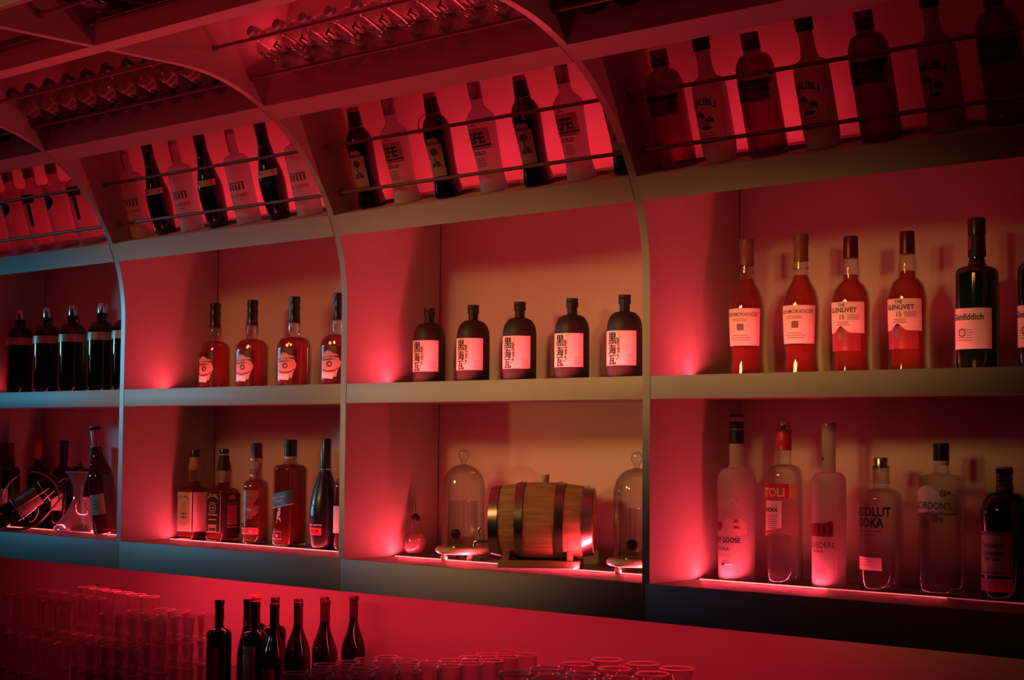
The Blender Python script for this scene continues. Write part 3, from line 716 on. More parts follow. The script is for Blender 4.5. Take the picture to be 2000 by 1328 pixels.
def mk_square_whiskey(dark):
    P = bprof(.0395, .148, .0175, .182, .268, a=.72, b=.40)
    P = [(r, z) for r, z in P if z < .184] + [(.0175, .190), (.0190, .205), (.0185, .222), (.0160, .236), (.0145, .244), (.0145, .262), (0, .262)]
    sec = Sec(7)
    if dark:
        cap = [('cap', lathe([(0, .262), (.0145, .262), (.0150, .277), (.014, .279), (0, .279)], seg=28), BLACKSAT), ('neck_sleeve', lathe([(.0205, .214), (.0195, .222), (.0160, .250), (.0155, .260)], seg=28, closed_top=False), BLACKM),
               ('neck_band', lathe([(.0150, .2600), (.0156, .2605), (.0156, .2625), (.0150, .263)], seg=28, closed_top=False), CREAM)]
    else:
        cap = [('cap', lathe([(0, .254), (.0152, .254), (.0155, .273), (.0145, .275), (0, .275)], seg=28), BLACKSAT), ('neck_label', lathe([(.0198, .214), (.0190, .222), (.0165, .240), (.0150, .252)], seg=28, closed_top=False), PAPERD)]
    f = bottle('whiskey_bottle', P, sec, CLEAR, (.15, .18), cap, liquid=(WHISKYD, .178))
    lp = PAPERK if dark else PAPER
    lab = link('front_label', patch(P, sec, -.037, .037, .026, .146, nu=30), lp, f)
    sd = link('side_label', patch(P, sec, .0405, .113, .026, .146, nu=40), lp, f)
    inkm = CREAM if dark else INK
    if dark:
        link('lettering', lettering([("JACK DANIEL'S", 0, .124, .0098, .03, .80, .012), ('Tennessee', 0, .079, .0105, .03), (lines(-.02, .02, .066, 1, .008, .0025),), ('WHISKEY', 0, .045, .0095, .02)], P, sec), inkm, lab)
        link('emblem', lettering([(ring(0, .103, .017, .015, .0018) + ring(0, .103, .011, .0095, .0015),), ('Old No.7', 0, .101, .0045, .02), (frame(-.035, .035, .029, .143, .001) + frame(-.018, .018, .032, .044, .001),)], P, sec), CREAM, lab)
        link('small_print', lettering([([[(.066, .130), (.086, .130), (.082, .138), (.076, .142), (.070, .138)]] + lines(.054, .098, .116, 1, .004, .0014) + lines(.056, .096, .108, 11, .0055, .0028, .1) + lines(.058, .094, .044, 1, .004, .003),)], P, sec), pbr('red_brown_print', (.38, .10, .09), .6), sd)
    else:
        link('lettering', lettering([("JACK DANIEL'S", 0, .119, .0100, .035, .80, .011), ('TENNESSEE', 0, .078, .0072, .03), ('HONEY', 0, .066, .0095, .03), (lines(-.012, .012, .055, 3, .005, .0008),), (ring(0, .108, .006, .005, .001),)], P, sec), INKG, lab)
        link('small_print', lettering([(lines(.052, .104, .134, 22, .0046, .0008, .2) + frame(.0455, .110, .030, .142, .0006),)], P, sec), pbr('print_pale_red', (.5, .2, .18), .6), sd)
    return f

def mk_walker():
    P = bprof(.0400, .222, .0170, .246, .296, a=.62, b=.55); sec = Sec(5.5)
    f = bottle('whisky_bottle', P, sec, CLEAR, (.224, .25), [
        ('cap', capm(.0185, .260, .309), BLACKSAT),
        ('neck_ring', lathe([(.0172, .252), (.0185, .253), (.0185, .259), (.0172, .260)], seg=28, closed_top=False), CREAM),
    ], liquid=(WHISKYD, .236))
    sl = lambda a, b: (a, b + .42 * (a - .5))
    lab = link('slanted_label', patch(P, sec, -.038, .052, .118, .158, shape=sl, nu=30), TEALP, f); lab['label'] = 'slanted blue-green label'
    link('gold_edge', patch(P, sec, -.038, .052, .1155, .1180, off=.0007, shape=lambda a, b: (a, b + (.40 / .062) * (a - .5) * 1.05), nu=30), CREAM, lab)
    link('lettering', lettering([('JOHNNIE WALKER', -.002, .140, .0085, .01, .8, 0, .19), ('BLUE LABEL', 0, .130, .0075, .01, .8, 0, .19)], P, sec, .0010), CREAM, lab)
    fig = [[(-.008, .080), (-.002, .082), (.004, .096), (.002, .106), (-.004, .100)], [(-.002, .082), (.006, .070), (.008, .072), (.001, .085)], [(-.004, .082), (-.012, .068), (-.010, .066), (-.001, .080)], ell(.001, .109, .003, .0035)]
    link('walking_figure', lettering([(fig + frame(-.026, .010, .022, .044, .0008),), ('750', -.008, .028, .010, 0)], P, sec), CREAM, f)
    return f

def mk_cognac():
    P = [(0, .003), (.025, .003), (.036, 0), (.0385, .002), (.0395, .006), (.0405, .030), (.0430, .070), (.0440, .095), (.0430, .118), (.0385, .145), (.0310, .175), (.0230, .200), (.0175, .216), (.0145, .226), (.0140, .232), (.0140, .300), (0, .300)]
    f = bottle('cognac_bottle', P, ROUND, BLACKSAT, None, [
        ('neck_foil', lathe([(0, .226), (.0152, .226), (.0150, .311), (.0140, .313), (0, .313)], seg=28), BLACKSAT),
        ('neck_ring', lathe([(.0148, .223), (.0160, .224), (.0160, .227), (.0148, .228)], seg=28, closed_top=False), SILVER),
        ('medallion', lettering([([ell(-.020, .107, .0085, .012)],)], P, ROUND, .0016), SILVER),
    ])
    lab = link('front_label', patch(P, ROUND, -.040, .008, .041, .062), pbr('red_foil_label', (.75, .05, .07), .5), f)
    link('lettering', lettering([('REMY MARTIN', -.014, .066, .0085, .01, .9)], P, ROUND), CREAM, lab)
    link('grade_lettering', lettering([('VSOP', -.016, .0455, .0150, .02, .9), (line(-.04, .018, .0335, .0012),)], P, ROUND, .0012), INK, lab)
    return f

# ---- bottles of the tilted tier
def mk_round_purple():
    P = bprof(.0390, .172, .0180, .222, .244, a=.90, b=.85); sec = Sec(2.5)
    f = bottle('liqueur_bottle', P, sec, PURPLE, (.18, .22), [
        ('cap', lathe([(0, .232), (.0185, .232), (.0190, .236), (.0190, .258), (.0180, .260), (0, .260)], seg=28), pbr('plum_cap', (.16, .03, .05), .4)),
        ('neck_ring', lathe([(.0180, .224), (.0200, .226), (.0200, .230), (.018, .231)], seg=28, closed_top=False), BLACKSAT),
        ('band', patch(P, sec, -.055, .055, .150, .163, nu=30), BLACKM),
        ('grey_panel', patch(P, sec, -.046, .046, .118, .134, nu=24), glass('smoke_panel', (.4, .25, .22), .7, .3, milk=.7, milkcol=(.10, .06, .05)))])
    lab = link('name_panel', patch(P, sec, -.048, .048, .135, .149, nu=24), BLACKM, f)
    link('lettering', lettering([('OUZERI', 0, .1365, .0150, .02, 1.05)], P, sec, .0012), pbr('plum_print', (.25, .06, .08), .5), lab)
    return f
def mk_malibu():
    P = bprof(.0375, .150, .0150, .215, .262, a=.62, b=.5)
    P = [(0, .003), (.022, .003), (.029, 0), (.032, .002), (.0365, .020), (.0375, .034)] + P[6:]
    f = bottle('rum_bottle', P, ROUND, FROSTC, None, [('cap', capm(.0185, .242, .270), BLACKM)])
    link('lettering', lettering([('MALIBU', 0, .116, .0215, .03, .82, .012), (lines(-.02, .02, .066, 3, .0055, .0010, .1) + lines(-.01, .01, .045, 1),)], P, ROUND), INK, f)
    palm = []
    for (u, z, s) in ((-.010, .104, .014), (.012, .093, .011)):
        for i in range(9):
            a = R_(-40 + 32 * i); palm.append([(u, z), (u + s * .55 * math.cos(a) - .003 * math.sin(a), z + s * .5 * math.sin(a) + .004), (u + s * math.cos(a), z + s * .8 * math.sin(a) - .002), (u + s * .5 * math.cos(a), z + s * .42 * math.sin(a) - .001)])
    palm += [[(-.010, .104), (-.0085, .104), (-.002, .080), (-.004, .080)], [(.012, .093), (.0132, .093), (.008, .080), (.0065, .080)], [(-.012, .078), (-.004, .0815), (.008, .0815), (.016, .079), (.010, .0745), (-.006, .074)]]
    pp = link('palm_print', lettering([(palm,)], P, ROUND), INK, f)
    link('sunset_print', lettering([([ell(.003, .088, .009, .0075)],)], P, ROUND, .0006), pbr('orange_print', (.55, .18, .05), .6), pp)
    link('side_print', lettering([([[(.041, .060), (.0425, .060), (.0425, .084), (.041, .084)], [(.041, .092), (.0425, .092), (.0425, .102), (.041, .102)]],)], P, ROUND), INKG, f)
    return f
def mk_amarula():
    P = [(0, .003), (.026, .003), (.034, 0), (.0372, .004), (.0370, .014), (.0335, .034), (.0312, .060), (.0318, .090), (.0340, .130), (.0352, .160), (.0350, .172), (.0322, .186), (.0260, .198), (.0200, .205), (.0180, .210), (.0165, .216), (.0165, .250), (0, .250)]
    f = bottle('cream_liqueur_bottle', P, ROUND, BLACKG, None, [
        ('neck_sleeve', lathe([(0, .212), (.0190, .212), (.0165, .250), (0, .250)], seg=28), BLACKSAT),
        ('cap', lathe([(0, .250), (.0162, .250), (.0150, .262), (0, .264)], seg=28), pbr('brick_cap', (.28, .05, .05), .5)),
    ])
    oct_ = [(-.024, .060), (.020, .060), (.020, .130), (.010, .152), (-.014, .152), (-.024, .130)]
    lab = link('front_label', lettering([([[(-.024, .056), (-.002, .056), (-.002, .104), (-.024, .104)], [(-.002, .056), (.020, .056), (.020, .104), (-.002, .104)], [(-.024, .104), (-.002, .104), (-.002, .152), (-.014, .152), (-.024, .132)], [(-.002, .104), (.020, .104), (.020, .132), (.010, .152), (-.002, .152)]],)], P, ROUND, .0008), PAPERD, f)
    link('lettering', lettering([('AMARULA', -.002, .136, .0095, .03, .85)], P, ROUND, .0013), INK, lab)
    link('tree_print', lettering([([ell(-.003, .118, .0105, .0095), [(-.005, .095), (-.001, .095), (-.002, .112), (-.004, .112)], [(-.018, .080), (.012, .080), (.008, .092), (.000, .096), (-.010, .090)]],)], P, ROUND, .0013), pbr('brown_ink', (.09, .03, .02), .6), lab)
    pts = []
    for i in range(25): a = 2 * PI * i / 24; pts.append((.0188 * math.cos(a), .0188 * math.sin(a), .2115 + .0016 * math.sin(a)))
    cord = link('neck_cord', tube(pts[:-1], .0013, 6, closed=True), pbr('red_cord', (.5, .12, .10), .8), f)
    link('tassel', tube([(-.019, -.004, .212), (-.030, -.012, .207), (-.037, -.016, .196), (-.0385, -.018, .180), (-.0385, -.019, .166)], [.0013, .0013, .0013, .0018, .003], 6), pbr('red_cord', (.5, .12, .10), .8), cord)
    return f
def mk_amarula_b():
    f = mk_amarula(); cord = [c for c in f.children if c.name.startswith('neck_cord')][0]; t = cord.children[0]
    m = tube([(.004, -.0188, .212), (.007, -.030, .200), (.008, -.0345, .186), (.008, -.0365, .168), (.009, -.0368, .160)], [.0013, .0013, .0013, .0018, .003], 6)
    m.materials.append(MATS['red_cord']); t.data = m
    return f
def mk_efe():
    P = [(0, .003), (.026, .003), (.032, 0), (.0350, .003), (.0345, .012), (.0315, .036), (.0305, .060), (.0330, .120), (.0350, .160), (.0355, .174), (.0340, .184), (.0250, .196), (.0180, .202), (.0150, .210), (.0145, .250), (0, .250)]
    f = bottle('raki_bottle', P, ROUND, FROST, None, [('cap', lathe([(0, .226), (.0158, .226), (.0160, .266), (.0150, .268), (0, .268)], seg=24), pbr('silver_cap_dull', (.32, .28, .32), .35, metal=.7))])
    link('lettering', lettering([('EFE', -.002, .122, .036, .05, .86), ('GOLD', -.001, .093, .0125, .03, 1.0), (lines(-.012, .014, .084, 5, .005, .0014, .3),)], P, ROUND), INK, f)
    link('rules', lettering([(line(-.036, .034, .113, .0035) + line(-.034, .030, .107, .0015) + [[(-.022, .158), (-.004, .166), (.012, .160), (-.004, .169)]],)], P, ROUND), INK, f)
    link('panel', patch(P, ROUND, -.036, .034, .108, .158, off=.0005), glass('panel_print', (.6, .6, .6), .8, .3, milk=.5, milkcol=(.6, .45, .45)), f)
    return f
def mk_sparkling():
    P = [(0, .003), (.020, .003), (.026, 0), (.0285, .003), (.0345, .050), (.0365, .085), (.0365, .110), (.0345, .128), (.0290, .150), (.0230, .176), (.0185, .205), (.0160, .235), (.0155, .262), (0, .262)]
    f = bottle('liqueur_bottle', P, ROUND, BLACKG, None, [
        ('cap', lathe([(0, .238), (.0170, .238), (.0168, .268), (.0158, .270), (0, .270)], seg=28), BLACKSAT),
        ('neck_seal', lettering([([ell(-.004, .205, .0075, .004)],)], P, ROUND, .0010), pbr('seal_red', (.35, .06, .07), .5))])
    lab = link('front_label', patch(P, ROUND, -.045, .034, .122, .140, shape=lambda a, b: (a, b)), PAPER, f)
    link('lettering', lettering([([[(.022, .124), (.024, .124), (.021, .138), (.019, .138)]],), (lines(-.030, -.010, .134, 2, .005, .003),)], P, ROUND, .0011), INKG, lab)
    link('etched_lines', lettering([(lines(-.020, .016, .112, 4, .006, .0008, .5),)], P, ROUND, .0007), INKG, f)
    return f
def mk_idol(square):
    P = bprof(.0365, .196, .0165, .220, .262, a=.70, b=.5); sec = Sec(4)
    f = bottle('vodka_bottle', P, sec, glass('tint_glass', (.75, .6, .6), .6, .04, milk=.12), (.2, .22), [('cap', capm(.0180, .236, .270), pbr('mauve_cap', (.20, .05, .09), .4))], liquid=(VODKA, .205))
    if square:
        lab = link('black_label', patch(P, sec, -.036, .012, .158, .186, nu=20), BLACKM, f); lab['label'] = 'black square label'
        link('lettering', lettering([('IDOL', -.012, .166, .0170, .01)], P, sec, .0012), pbr('brown_print', (.22, .12, .08), .5), lab)
        link('tie_print', lettering([([[(-.020, .156), (-.004, .156), (-.006, .094), (-.012, .086), (-.016, .094)]],), ([ell(-.011, .088, .006, .006)],)], P, sec, .0008), pbr('tie_brown', (.08, .035, .03), .6), f)
    else:
        lab = link('black_label', lettering([([[(-.036, .120)] + [(-.036 + .034 * math.sin(PI * i / 14), .120 + .066 * i / 14) for i in range(15)]],)], P, sec, .0008), BLACKM, f); lab['label'] = 'black half-round label'
    return f
def mk_plain_dark(R=.037, H=.25):
    P = bprof(R, H * .66, .0155, H * .82, H - .004, a=.8, b=.7)
    return bottle('liqueur_bottle', P, Sec(3), glass('plum_dark', (.25, .05, .08), .3, .05, milk=.5, milkcol=(.05, .01, .02)), (H * .66, H * .82), [('cap', capm(.018, H * .90, H), BLACKSAT), ('front_label', patch(P, Sec(3), -.03, .03, H * .25, H * .5), BLACKM)])
def mk_bacardi():
    P = bprof(.0350, .118, .0140, .150, .176, a=.8, b=.75)
    f = bottle('rum_bottle', P, ROUND, glass('rum_glass', (.62, .5, .5), .5, .04, milk=.25, milkcol=(.7, .55, .5)), None, [('cap', capm(.0155, .164, .184), BLACKSAT)], liquid=(VODKA, .135))
    lab = link('front_label', patch(P, ROUND, -.033, .033, .060, .112), glass('pale_label', (.7, .6, .6), .8, .4, milk=.85, milkcol=(.45, .36, .34)), f)
    link('lettering', lettering([('BACARDI', 0, .096, .0140, .04, .9), ([ell(0, .078, .009, .010)],), (lines(-.02, .02, .066, 1),)], P, ROUND, .0012), INK, lab)
    link('foot_band', patch(P, ROUND, -.05, .05, .030, .042, nu=26), BLACKM, f)
    return f

# ================================================================== THINGS ON THE MIDDLE SHELF
ordn = ['first', 'second', 'third', 'fourth', 'fifth', 'sixth', 'seventh', 'eighth', 'ninth', 'tenth', 'eleventh']
k = mk_kuro()
place(k, False, [((x, .22, ZM), 0, rz, l, 'bottle', 'black stoneware bottles on the middle shelf') for x, rz, l in (
    (-.915, 0, 'leftmost of the five matte black stoneware bottles with brush-lettered label'),
    (-.752, 0, 'second from the left of the matte black stoneware bottles, above the left bell jar'),
    (-.588, .02, 'middle one of the five matte black stoneware bottles with brush-lettered label'),
    (-.413, 0, 'fourth matte black stoneware bottle, standing above the right half of the barrel'),
    (-.247, -.02, 'rightmost matte black stoneware bottle, partly hidden by the curved divider'))])
k = mk_chivas('18', .0450, .268, Sec(2.3, 1.16, .84))
place(k, False, [((x, .22, ZM), 0, rz, l, 'bottle', 'round-shouldered whisky bottles on the middle shelf') for x, rz, l in (
    (-1.846, .12, 'leftmost of the four round-shouldered whisky bottles with crest label and black stopper'),
    (-1.666, .27, 'second from the left of the four round-shouldered whisky bottles with crest label'),
    (-1.473, .33, 'third round-shouldered whisky bottle with crest label, fully visible left of the divider'),
    (-1.281, .33, 'rightmost round-shouldered whisky bottle, half hidden behind the curved divider'))])
k = mk_glenmorangie()
place(k, False, [((x, .225, ZM), 0, .28, l, 'bottle', 'slim whisky bottles with a small dark square on the label') for x, l in (
    (.103, 'left slim whisky bottle, brown capsule, pale label with small dark square, nearest the divider'),
    (.247, 'right slim whisky bottle with brown capsule and pale label bearing a small dark square'))])
k = mk_glenlivet()
place(k, False, [((x, .225, ZM), 0, 0, l, 'bottle', 'whisky bottles numbered fifteen') for x, l in (
    (.373, 'left of two fifteen-year whisky bottles, burgundy capsule and curved-bottom pale label'),
    (.509, 'right of two fifteen-year whisky bottles, burgundy capsule, beside the dark green bottle'))])
k = mk_glenfiddich()
place(k, False, [((x, .23, ZM), 0, -.10, l, 'bottle', 'dark green whisky bottles at the right end') for x, l in (
    (.665, 'dark green three-sided whisky bottle with black cap and wide pale label'),
    (.800, 'dark whisky bottle cut off by the right edge of the view, middle shelf'))])
k = mk_gin_tall()
place(k, False, [((x, .2, ZM), 0, 0, l, 'bottle', 'dark silver-capped gin bottles on the middle shelf') for x, l in (
    (-2.921, 'leftmost dark gin bottle with silver cap on the middle shelf'),
    (-2.749, 'second from the left of the dark gin bottles with silver caps'),
    (-2.593, 'third dark gin bottle with silver cap, above the reclining wine bottle'),
    (-2.422, 'fourth dark gin bottle with bright silver cap, just left of the divider'),
    (-2.283, 'rightmost dark gin bottle, only a sliver visible left of the curved divider'))])

# ================================================================== THINGS ON THE BOTTOM SHELF
def one(o, x, y, z, l, cat='bottle', rz=0.0, rx=0.0):
    o.location = (x, y, z); o.rotation_euler = (rx, 0, rz); tag(o, l, cat); return o
one(mk_goose(), .070, .232, ZL, 'frosted vodka bottle with flying geese and mountains, black neck foil')
one(mk_stoli(), .197, .232, ZL, 'clear vodka bottle with red shoulder band and red neck foil', rz=.10)
one(mk_belvedere(), .314, .228, ZL, 'tall slim frosted vodka bottle with palace and bare trees')
one(mk_absolut(), .437, .236, ZL, 'stubby clear vodka bottle with bold black lettering and short grey cap')
one(mk_gordons(), .578, .236, ZL, "clear embossed gin bottle with arched pale label and black cap")
one(mk_tanqueray(), .715, .240, ZL, 'dark green shoulder-ribbed gin bottle with tan label and ribbed cap')
one(mk_square_whiskey(False), -1.937, .222, ZL, 'square whiskey bottle with pale honey label and tan neck label')
one(mk_square_whiskey(True), -1.798, .226, ZL, 'square whiskey bottle with black label and black neck sleeve')
def mk_chivas12():
    P = bprof(.0385, .162, .0170, .212, .292, a=.60, b=.5)
    f = bottle('whisky_bottle', P, ROUND, CLEAR, None, [
        ('cap', lathe([(0, .262), (.0190, .250), (.0170, .268), (.0165, .296), (.015, .298), (0, .298)], seg=28), BURG),
        ('gold_ring', lathe([(.0178, .244), (.0192, .245), (.0190, .253), (.0178, .254)], seg=28, closed_top=False), GOLD),
        ('neck_label', neckband(P, .222, .240), PAPERD)], liquid=(glass('whisky_pale', (.78, .42, .28), .5, .05, milk=.2, milkcol=(.75, .3, .18)), .190))
    lab = link('front_label', patch(P, ROUND, -.040, .030, .058, .160, shape=lambda a, b: (a * (.86 + .14 * math.sin(b * 9)), b + (.28 * a * (b < .4)))), glass('label_peach', (.8, .5, .45), .8, .35, milk=.6, milkcol=(.72, .45, .36)), f)
    link('lettering', lettering([('CHIVAS', -.008, .112, .0165, .035, .95)], P, ROUND), pbr('red_ink', (.35, .02, .06), .5), lab)
    link('crest', lettering([([ell(.022, .104, .007, .008), ell(.008, .138, .006, .008), ell(-.014, .138, .006, .008)], ) , (ring(-.014, .086, .008, .009, .002),), ([ell(.006, .078, .006, .004)],)], P, ROUND, .0011), INKG, lab)
    lo = link('age_label', patch(P, ROUND, -.042, .028, .030, .050), pbr('red_label_dark', (.30, .03, .05), .5), f)
    link('lettering', lettering([('12', .006, .0345, .0125, .02), (frame(-.040, .026, .031, .049, .0012),)], P, ROUND, .0010), CREAM, lo)
    link('gold_stripe', lettering([(lines(-.020, -.008, .048, 1) + [[(-.017, .052), (-.011, .052), (-.011, .156), (-.017, .156)]],)], P, ROUND, .0013), GOLD, f)
    return f
one(mk_chivas12(), -1.641, .224, ZL, 'pale whisky bottle with burgundy cap and label marked twelve', rz=.35)
one(mk_walker(), -1.492, .230, ZL, 'square-shouldered amber whisky bottle with slanted blue label')
one(mk_cognac(), -1.338, .230, ZL,  'matte black long-necked cognac bottle with silver medallion', rz=.42)
def mk_hidden():
    P = bprof(.038, .17, .015, .23, .27)
    f = bottle('liqueur_bottle', P, ROUND, CLEAR, None, [('cap', capm(.0165, .25, .275), BLACKSAT)], liquid=(WHISKYD, .19))
    link('front_label', patch(P, ROUND, -.03, .036, .05, .125), PAPER, f); return f
one(mk_hidden(), -1.247, .232, ZL, 'bottle almost wholly hidden behind the curved divider right of the cognac')

# dasher bottle
def mk_dasher():
    P = [(0, .003), (.010, .003), (.014, 0), (.017, .002), (.026, .009), (.0315, .020), (.0330, .033), (.0310, .046), (.025, .057), (.017, .065), (.0125, .070), (.0115, .076), (.0120, .088), (.0140, .094), (.0145, .098), (.0125, .100), (0, .100)]
    f = bottle('bitters_bottle', P, ROUND, CLEARK, None, [
        ('stopper', lathe([(0, .094), (.0105, .094), (.0130, .100), (.0125, .106), (.0070, .110), (.0045, .113), (0, .113)], seg=24), BLACKP),
        ('dasher_tip', lathe([(0, .110), (.0042, .110), (.0030, .130), (.0022, .150), (0, .152)], seg=16), STEEL)], liquid=(glass('bitters', (.85, .55, .5), .6, .05, milk=.3, milkcol=(.9, .55, .5)), .060))
    em = []
    for q in range(9):
        a = -.035 + .0085 * q; em += [[(a, .020), (a + .001, .020), (a + .012, .048), (a + .011, .048)], [(a + .011, .020), (a + .012, .020), (a + .001, .048), (a, .048)]]
    link('cut_pattern', lettering([(em,)], P, ROUND, .0005), glass('cut_lines', (.9, .8, .8), .9, .1, milk=.35), f)
    return f
one(mk_dasher(), -.963, .222, ZL, 'small round cut-glass bitters bottle with dasher top, left of the bell jars')

# bell jar on a footed round board, with a ribbed dispenser inside
def mk_cloche():
    f = thing('bell_jar', (0, 0, 0))
    link('round_base', lathe([(0, .016), (.062, .016), (.068, .018), (.072, .023), (.071, .030), (.066, .034), (.060, .0345), (0, .0345)], seg=48), BOARD, f)
    for i in range(4):
        a = PI / 4 + PI / 2 * i + .35; q = link('foot', lathe([(0, 0), (.006, .0), (.009, .003), (.009, .009), (.006, .012), (.008, .0165), (0, .0165)], seg=18), BOARD, f); q.location = (.052 * math.cos(a), .052 * math.sin(a), 0)
    out = [(.0575, .0348), (.0560, .040), (.0560, .190), (.0545, .205), (.0490, .220), (.0390, .233), (.0260, .242), (.0130, .246), (.0070, .248)]
    g = link('glass_dome', lathe(out + [(r - .0018, z - .001) for r, z in out[::-1]], seg=48, closed_top=False), CLEAR, f)
    kn = link('knob', lathe([(0, .247), (.0070, .248), (.0065, .254), (.0090, .257), (.0140, .264), (.0150, .272), (.0125, .281), (.0070, .286), (0, .287)], seg=24), CLEARK, f)
    bm = bmesh.new()   # ribbed inner jar
    prof = [(.030, .036), (.036, .040), (.0375, .060), (.0385, .150), (.0395, .153), (.0375, .153), (.0360, .148), (.034, .060)]
    rings = []
    for r, z in prof:
        rings.append([bm.verts.new(((r + .0009 * math.cos(18 * a)) * math.cos(a), (r + .0009 * math.cos(18 * a)) * math.sin(a), z)) for a in [2 * PI * i / 144 for i in range(144)]])
    for A, B in zip(rings, rings[1:]):
        for i in range(144): bm.faces.new((A[i], A[(i + 1) % 144], B[(i + 1) % 144], B[i]))
    bm.faces.new(rings[0][::-1])
    j = link('ribbed_jar', finish(bm, 'jar', 50), CLEARK, f)
    link('water', lathe([(0, .038), (.034, .042), (.035, .058), (0, .058)], seg=36), glass('water', (.8, .6, .5), .8, .05, milk=.35, milkcol=(.5, .25, .15)), j)
    t = link('tap_plug', lathe([(0, 0), (.010, 0), (.0130, .003), (.0130, .010), (.010, .014), (0, .015)], seg=24), BLACKP, j); t.location = (.012, -.036, .068); t.rotation_euler = (PI / 2, 0, .35)
    return f
k = mk_cloche()
place(k, False, [((-.787, .225, 0), 0, 0, 'glass bell jar with knob on a round footed board, left of the barrel', 'bell jar', 'glass bell jars on footed boards'),
                 ((-.212, .225, 0), 0, .1, 'glass bell jar on a footed board, right of the barrel and cut by the divider', 'bell jar', 'glass bell jars on footed boards')])

# oak barrel with steel hoops lying on a stand
def mk_barrel():
    f = thing('oak_barrel', (0, 0, 0)); L = .128
    def br(x): return .080 + .015 * (1 - (x / L) ** 2)
    bm = bmesh.new(); rings = []; xs = [-L + 2 * L * i / 24 for i in range(25)]; N = 88
    P = [(-L + .008, 0), (-L + .008, .070), (-L, .072)] + [(x, br(x)) for x in xs] + [(L, .072), (L - .008, .070), (L - .008, 0)]
    for x, r in P:
        if r == 0: rings.append([bm.verts.new((x, 0, 0))]); continue
        rings.append([bm.verts.new((x, (r - (.0011 if (r > .08 and i % 4 == 0) else 0)) * math.sin(2 * PI * i / N), (r - (.0011 if (r > .08 and i % 4 == 0) else 0)) * math.cos(2 * PI * i / N))) for i in range(N)])
    for A, B in zip(rings, rings[1:]):
        for i in range(N):
            j = (i + 1) % N
            if len(A) == 1: bm.faces.new((A[0], B[i], B[j]))
            elif len(B) == 1: bm.faces.new((A[i], B[0], A[j]))
            else: bm.faces.new((A[i], B[i], B[j], A[j]))
    link('staves', finish(bm, 'barrel', 60), OPAQ, f)
    def hoop(x, w):
        bm = bmesh.new(); n = 64; R4 = []
        for (dx, dr) in ((-w, .0004), (-w, .0022), (w, .0022), (w, .0004)):
            R4.append([bm.verts.new((x + dx, (br(x + dx) + dr) * math.sin(2 * PI * i / n), (br(x + dx) + dr) * math.cos(2 * PI * i / n))) for i in range(n)])
        for A, B in zip(R4, R4[1:] + R4[:1]):
            for i in range(n): bm.faces.new((A[i], B[i], B[(i + 1) % n], A[(i + 1) % n]))
        return finish(bm, 'hoop', 40)
    for x, w in ((-.1155, .0115), (-.052, .0100), (.046, .0105), (.1135, .0125)):
        h = link('hoop', hoop(x, w), BRUSHED, f)
        rv = link('rivet', lathe([(0, 0), (.0035, 0), (.0028, .0016), (0, .002)], seg=12), STEEL, h); rv.location = (x, 0, br(x) + .002)
    b = link('bung', lathe([(0, -.004), (.010, -.004), (.0115, .018), (0, .018)], seg=24), OPAQ, f); b.location = (.004, 0, br(0))
    t = link('spigot', tube([(-L + .006, 0, -.052), (-L - .030, 0, -.052), (-L - .040, 0, -.054), (-L - .042, 0, -.066)], [.0055, .0055, .0055, .0045], 12), STEEL, f)
    link('tap_handle', tube([(-L - .028, 0, -.052), (-L - .028, 0, -.034), (-L - .032, .0, -.026), (-L - .026, 0, -.018)], [.003, .003, .0045, .0055], 10), STEEL, t)
    s = link('stand', boxmesh(-.104, .096, -.062, .062, -.112, -.094, bev=.002), OAKD, f)
    for x in (-.085, .072):
        for y in (-.052, .052):
            link('post', boxmesh(x - .0075, x + .0075, y - .0075, y + .0075, -.095, -.040, bev=.001), OAKD, s)
        bm = bmesh.new(); n = 20
        top = [(.060 * math.sin(R_(-58 + 116 * i / n)) * 1.02, -math.sqrt(max(0, br(x) ** 2 - (.060 * math.sin(R_(-58 + 116 * i / n)) * 1.02) ** 2)) - .001) for i in range(n + 1)]
        pts = top + [(.052, -.1045), (-.052, -.1045)]
        A = [bm.verts.new((x - .006, y, z)) for y, z in pts]; B = [bm.verts.new((x + .006, y, z)) for y, z in pts]
        bm.faces.new(A); bm.faces.new(B[::-1]); m = len(pts)
        for i in range(m): bm.faces.new((A[i], A[(i + 1) % m], B[(i + 1) % m], B[i]))
        link('saddle', finish(bm, 'saddle', 30), OAKD, s)
        bo = link('bolt', lathe([(0, 0), (.0075, 0), (.0075, .002), (.005, .005), (0, .0055)], seg=16), BLACKP, s); bo.location = (x, -.0595, -.052); bo.rotation_euler = (PI / 2, 0, 0)
    return f
one(mk_barrel(), -.468, .178, .1143, 'small oak barrel with four steel hoops lying on a wooden stand', 'barrel', rz=.62)

# wines and decanter in the far left compartment
def mk_wine(kind, labelm=PAPER, foil=BLACKSAT, H=.300, R=.0375, glassm=BLACKG, lz=(.07, .14), txt=None, neck=False):
    if kind == 'bordeaux': P = bprof(R, .185, .0140, .226, H - .004, a=.72, b=.55)
    else: P = bprof(R, .120, .0140, .228, H - .004, slope=True)
    f = bottle('wine_bottle', P, ROUND, glassm, None, [('neck_foil', lathe([(0, .232), (.0148, .232), (.0146, H - .012), (.0160, H - .011), (.0160, H - .002), (.015, H), (0, H)], seg=24), foil)])
    if labelm:
        lab = link('front_label', patch(P, ROUND, -.036, .036, *lz), labelm, f)
        it = [(lines(-.02, .02, lz[1] - .014, 2, .008, .0022),)] + ([(txt, 0, lz[1] - .030, .012, .02)] if txt else []) + [(lines(-.024, .024, lz[0] + .018, 2, .006, .001),)]
        link('lettering', lettering(it, P, ROUND), INK, lab)
    if neck: link('neck_label', lettering([([[(-.012, .214), (.010, .214), (.010, .232), (-.012, .232)]],)], P, ROUND, .0012), PAPER, f)
    return f
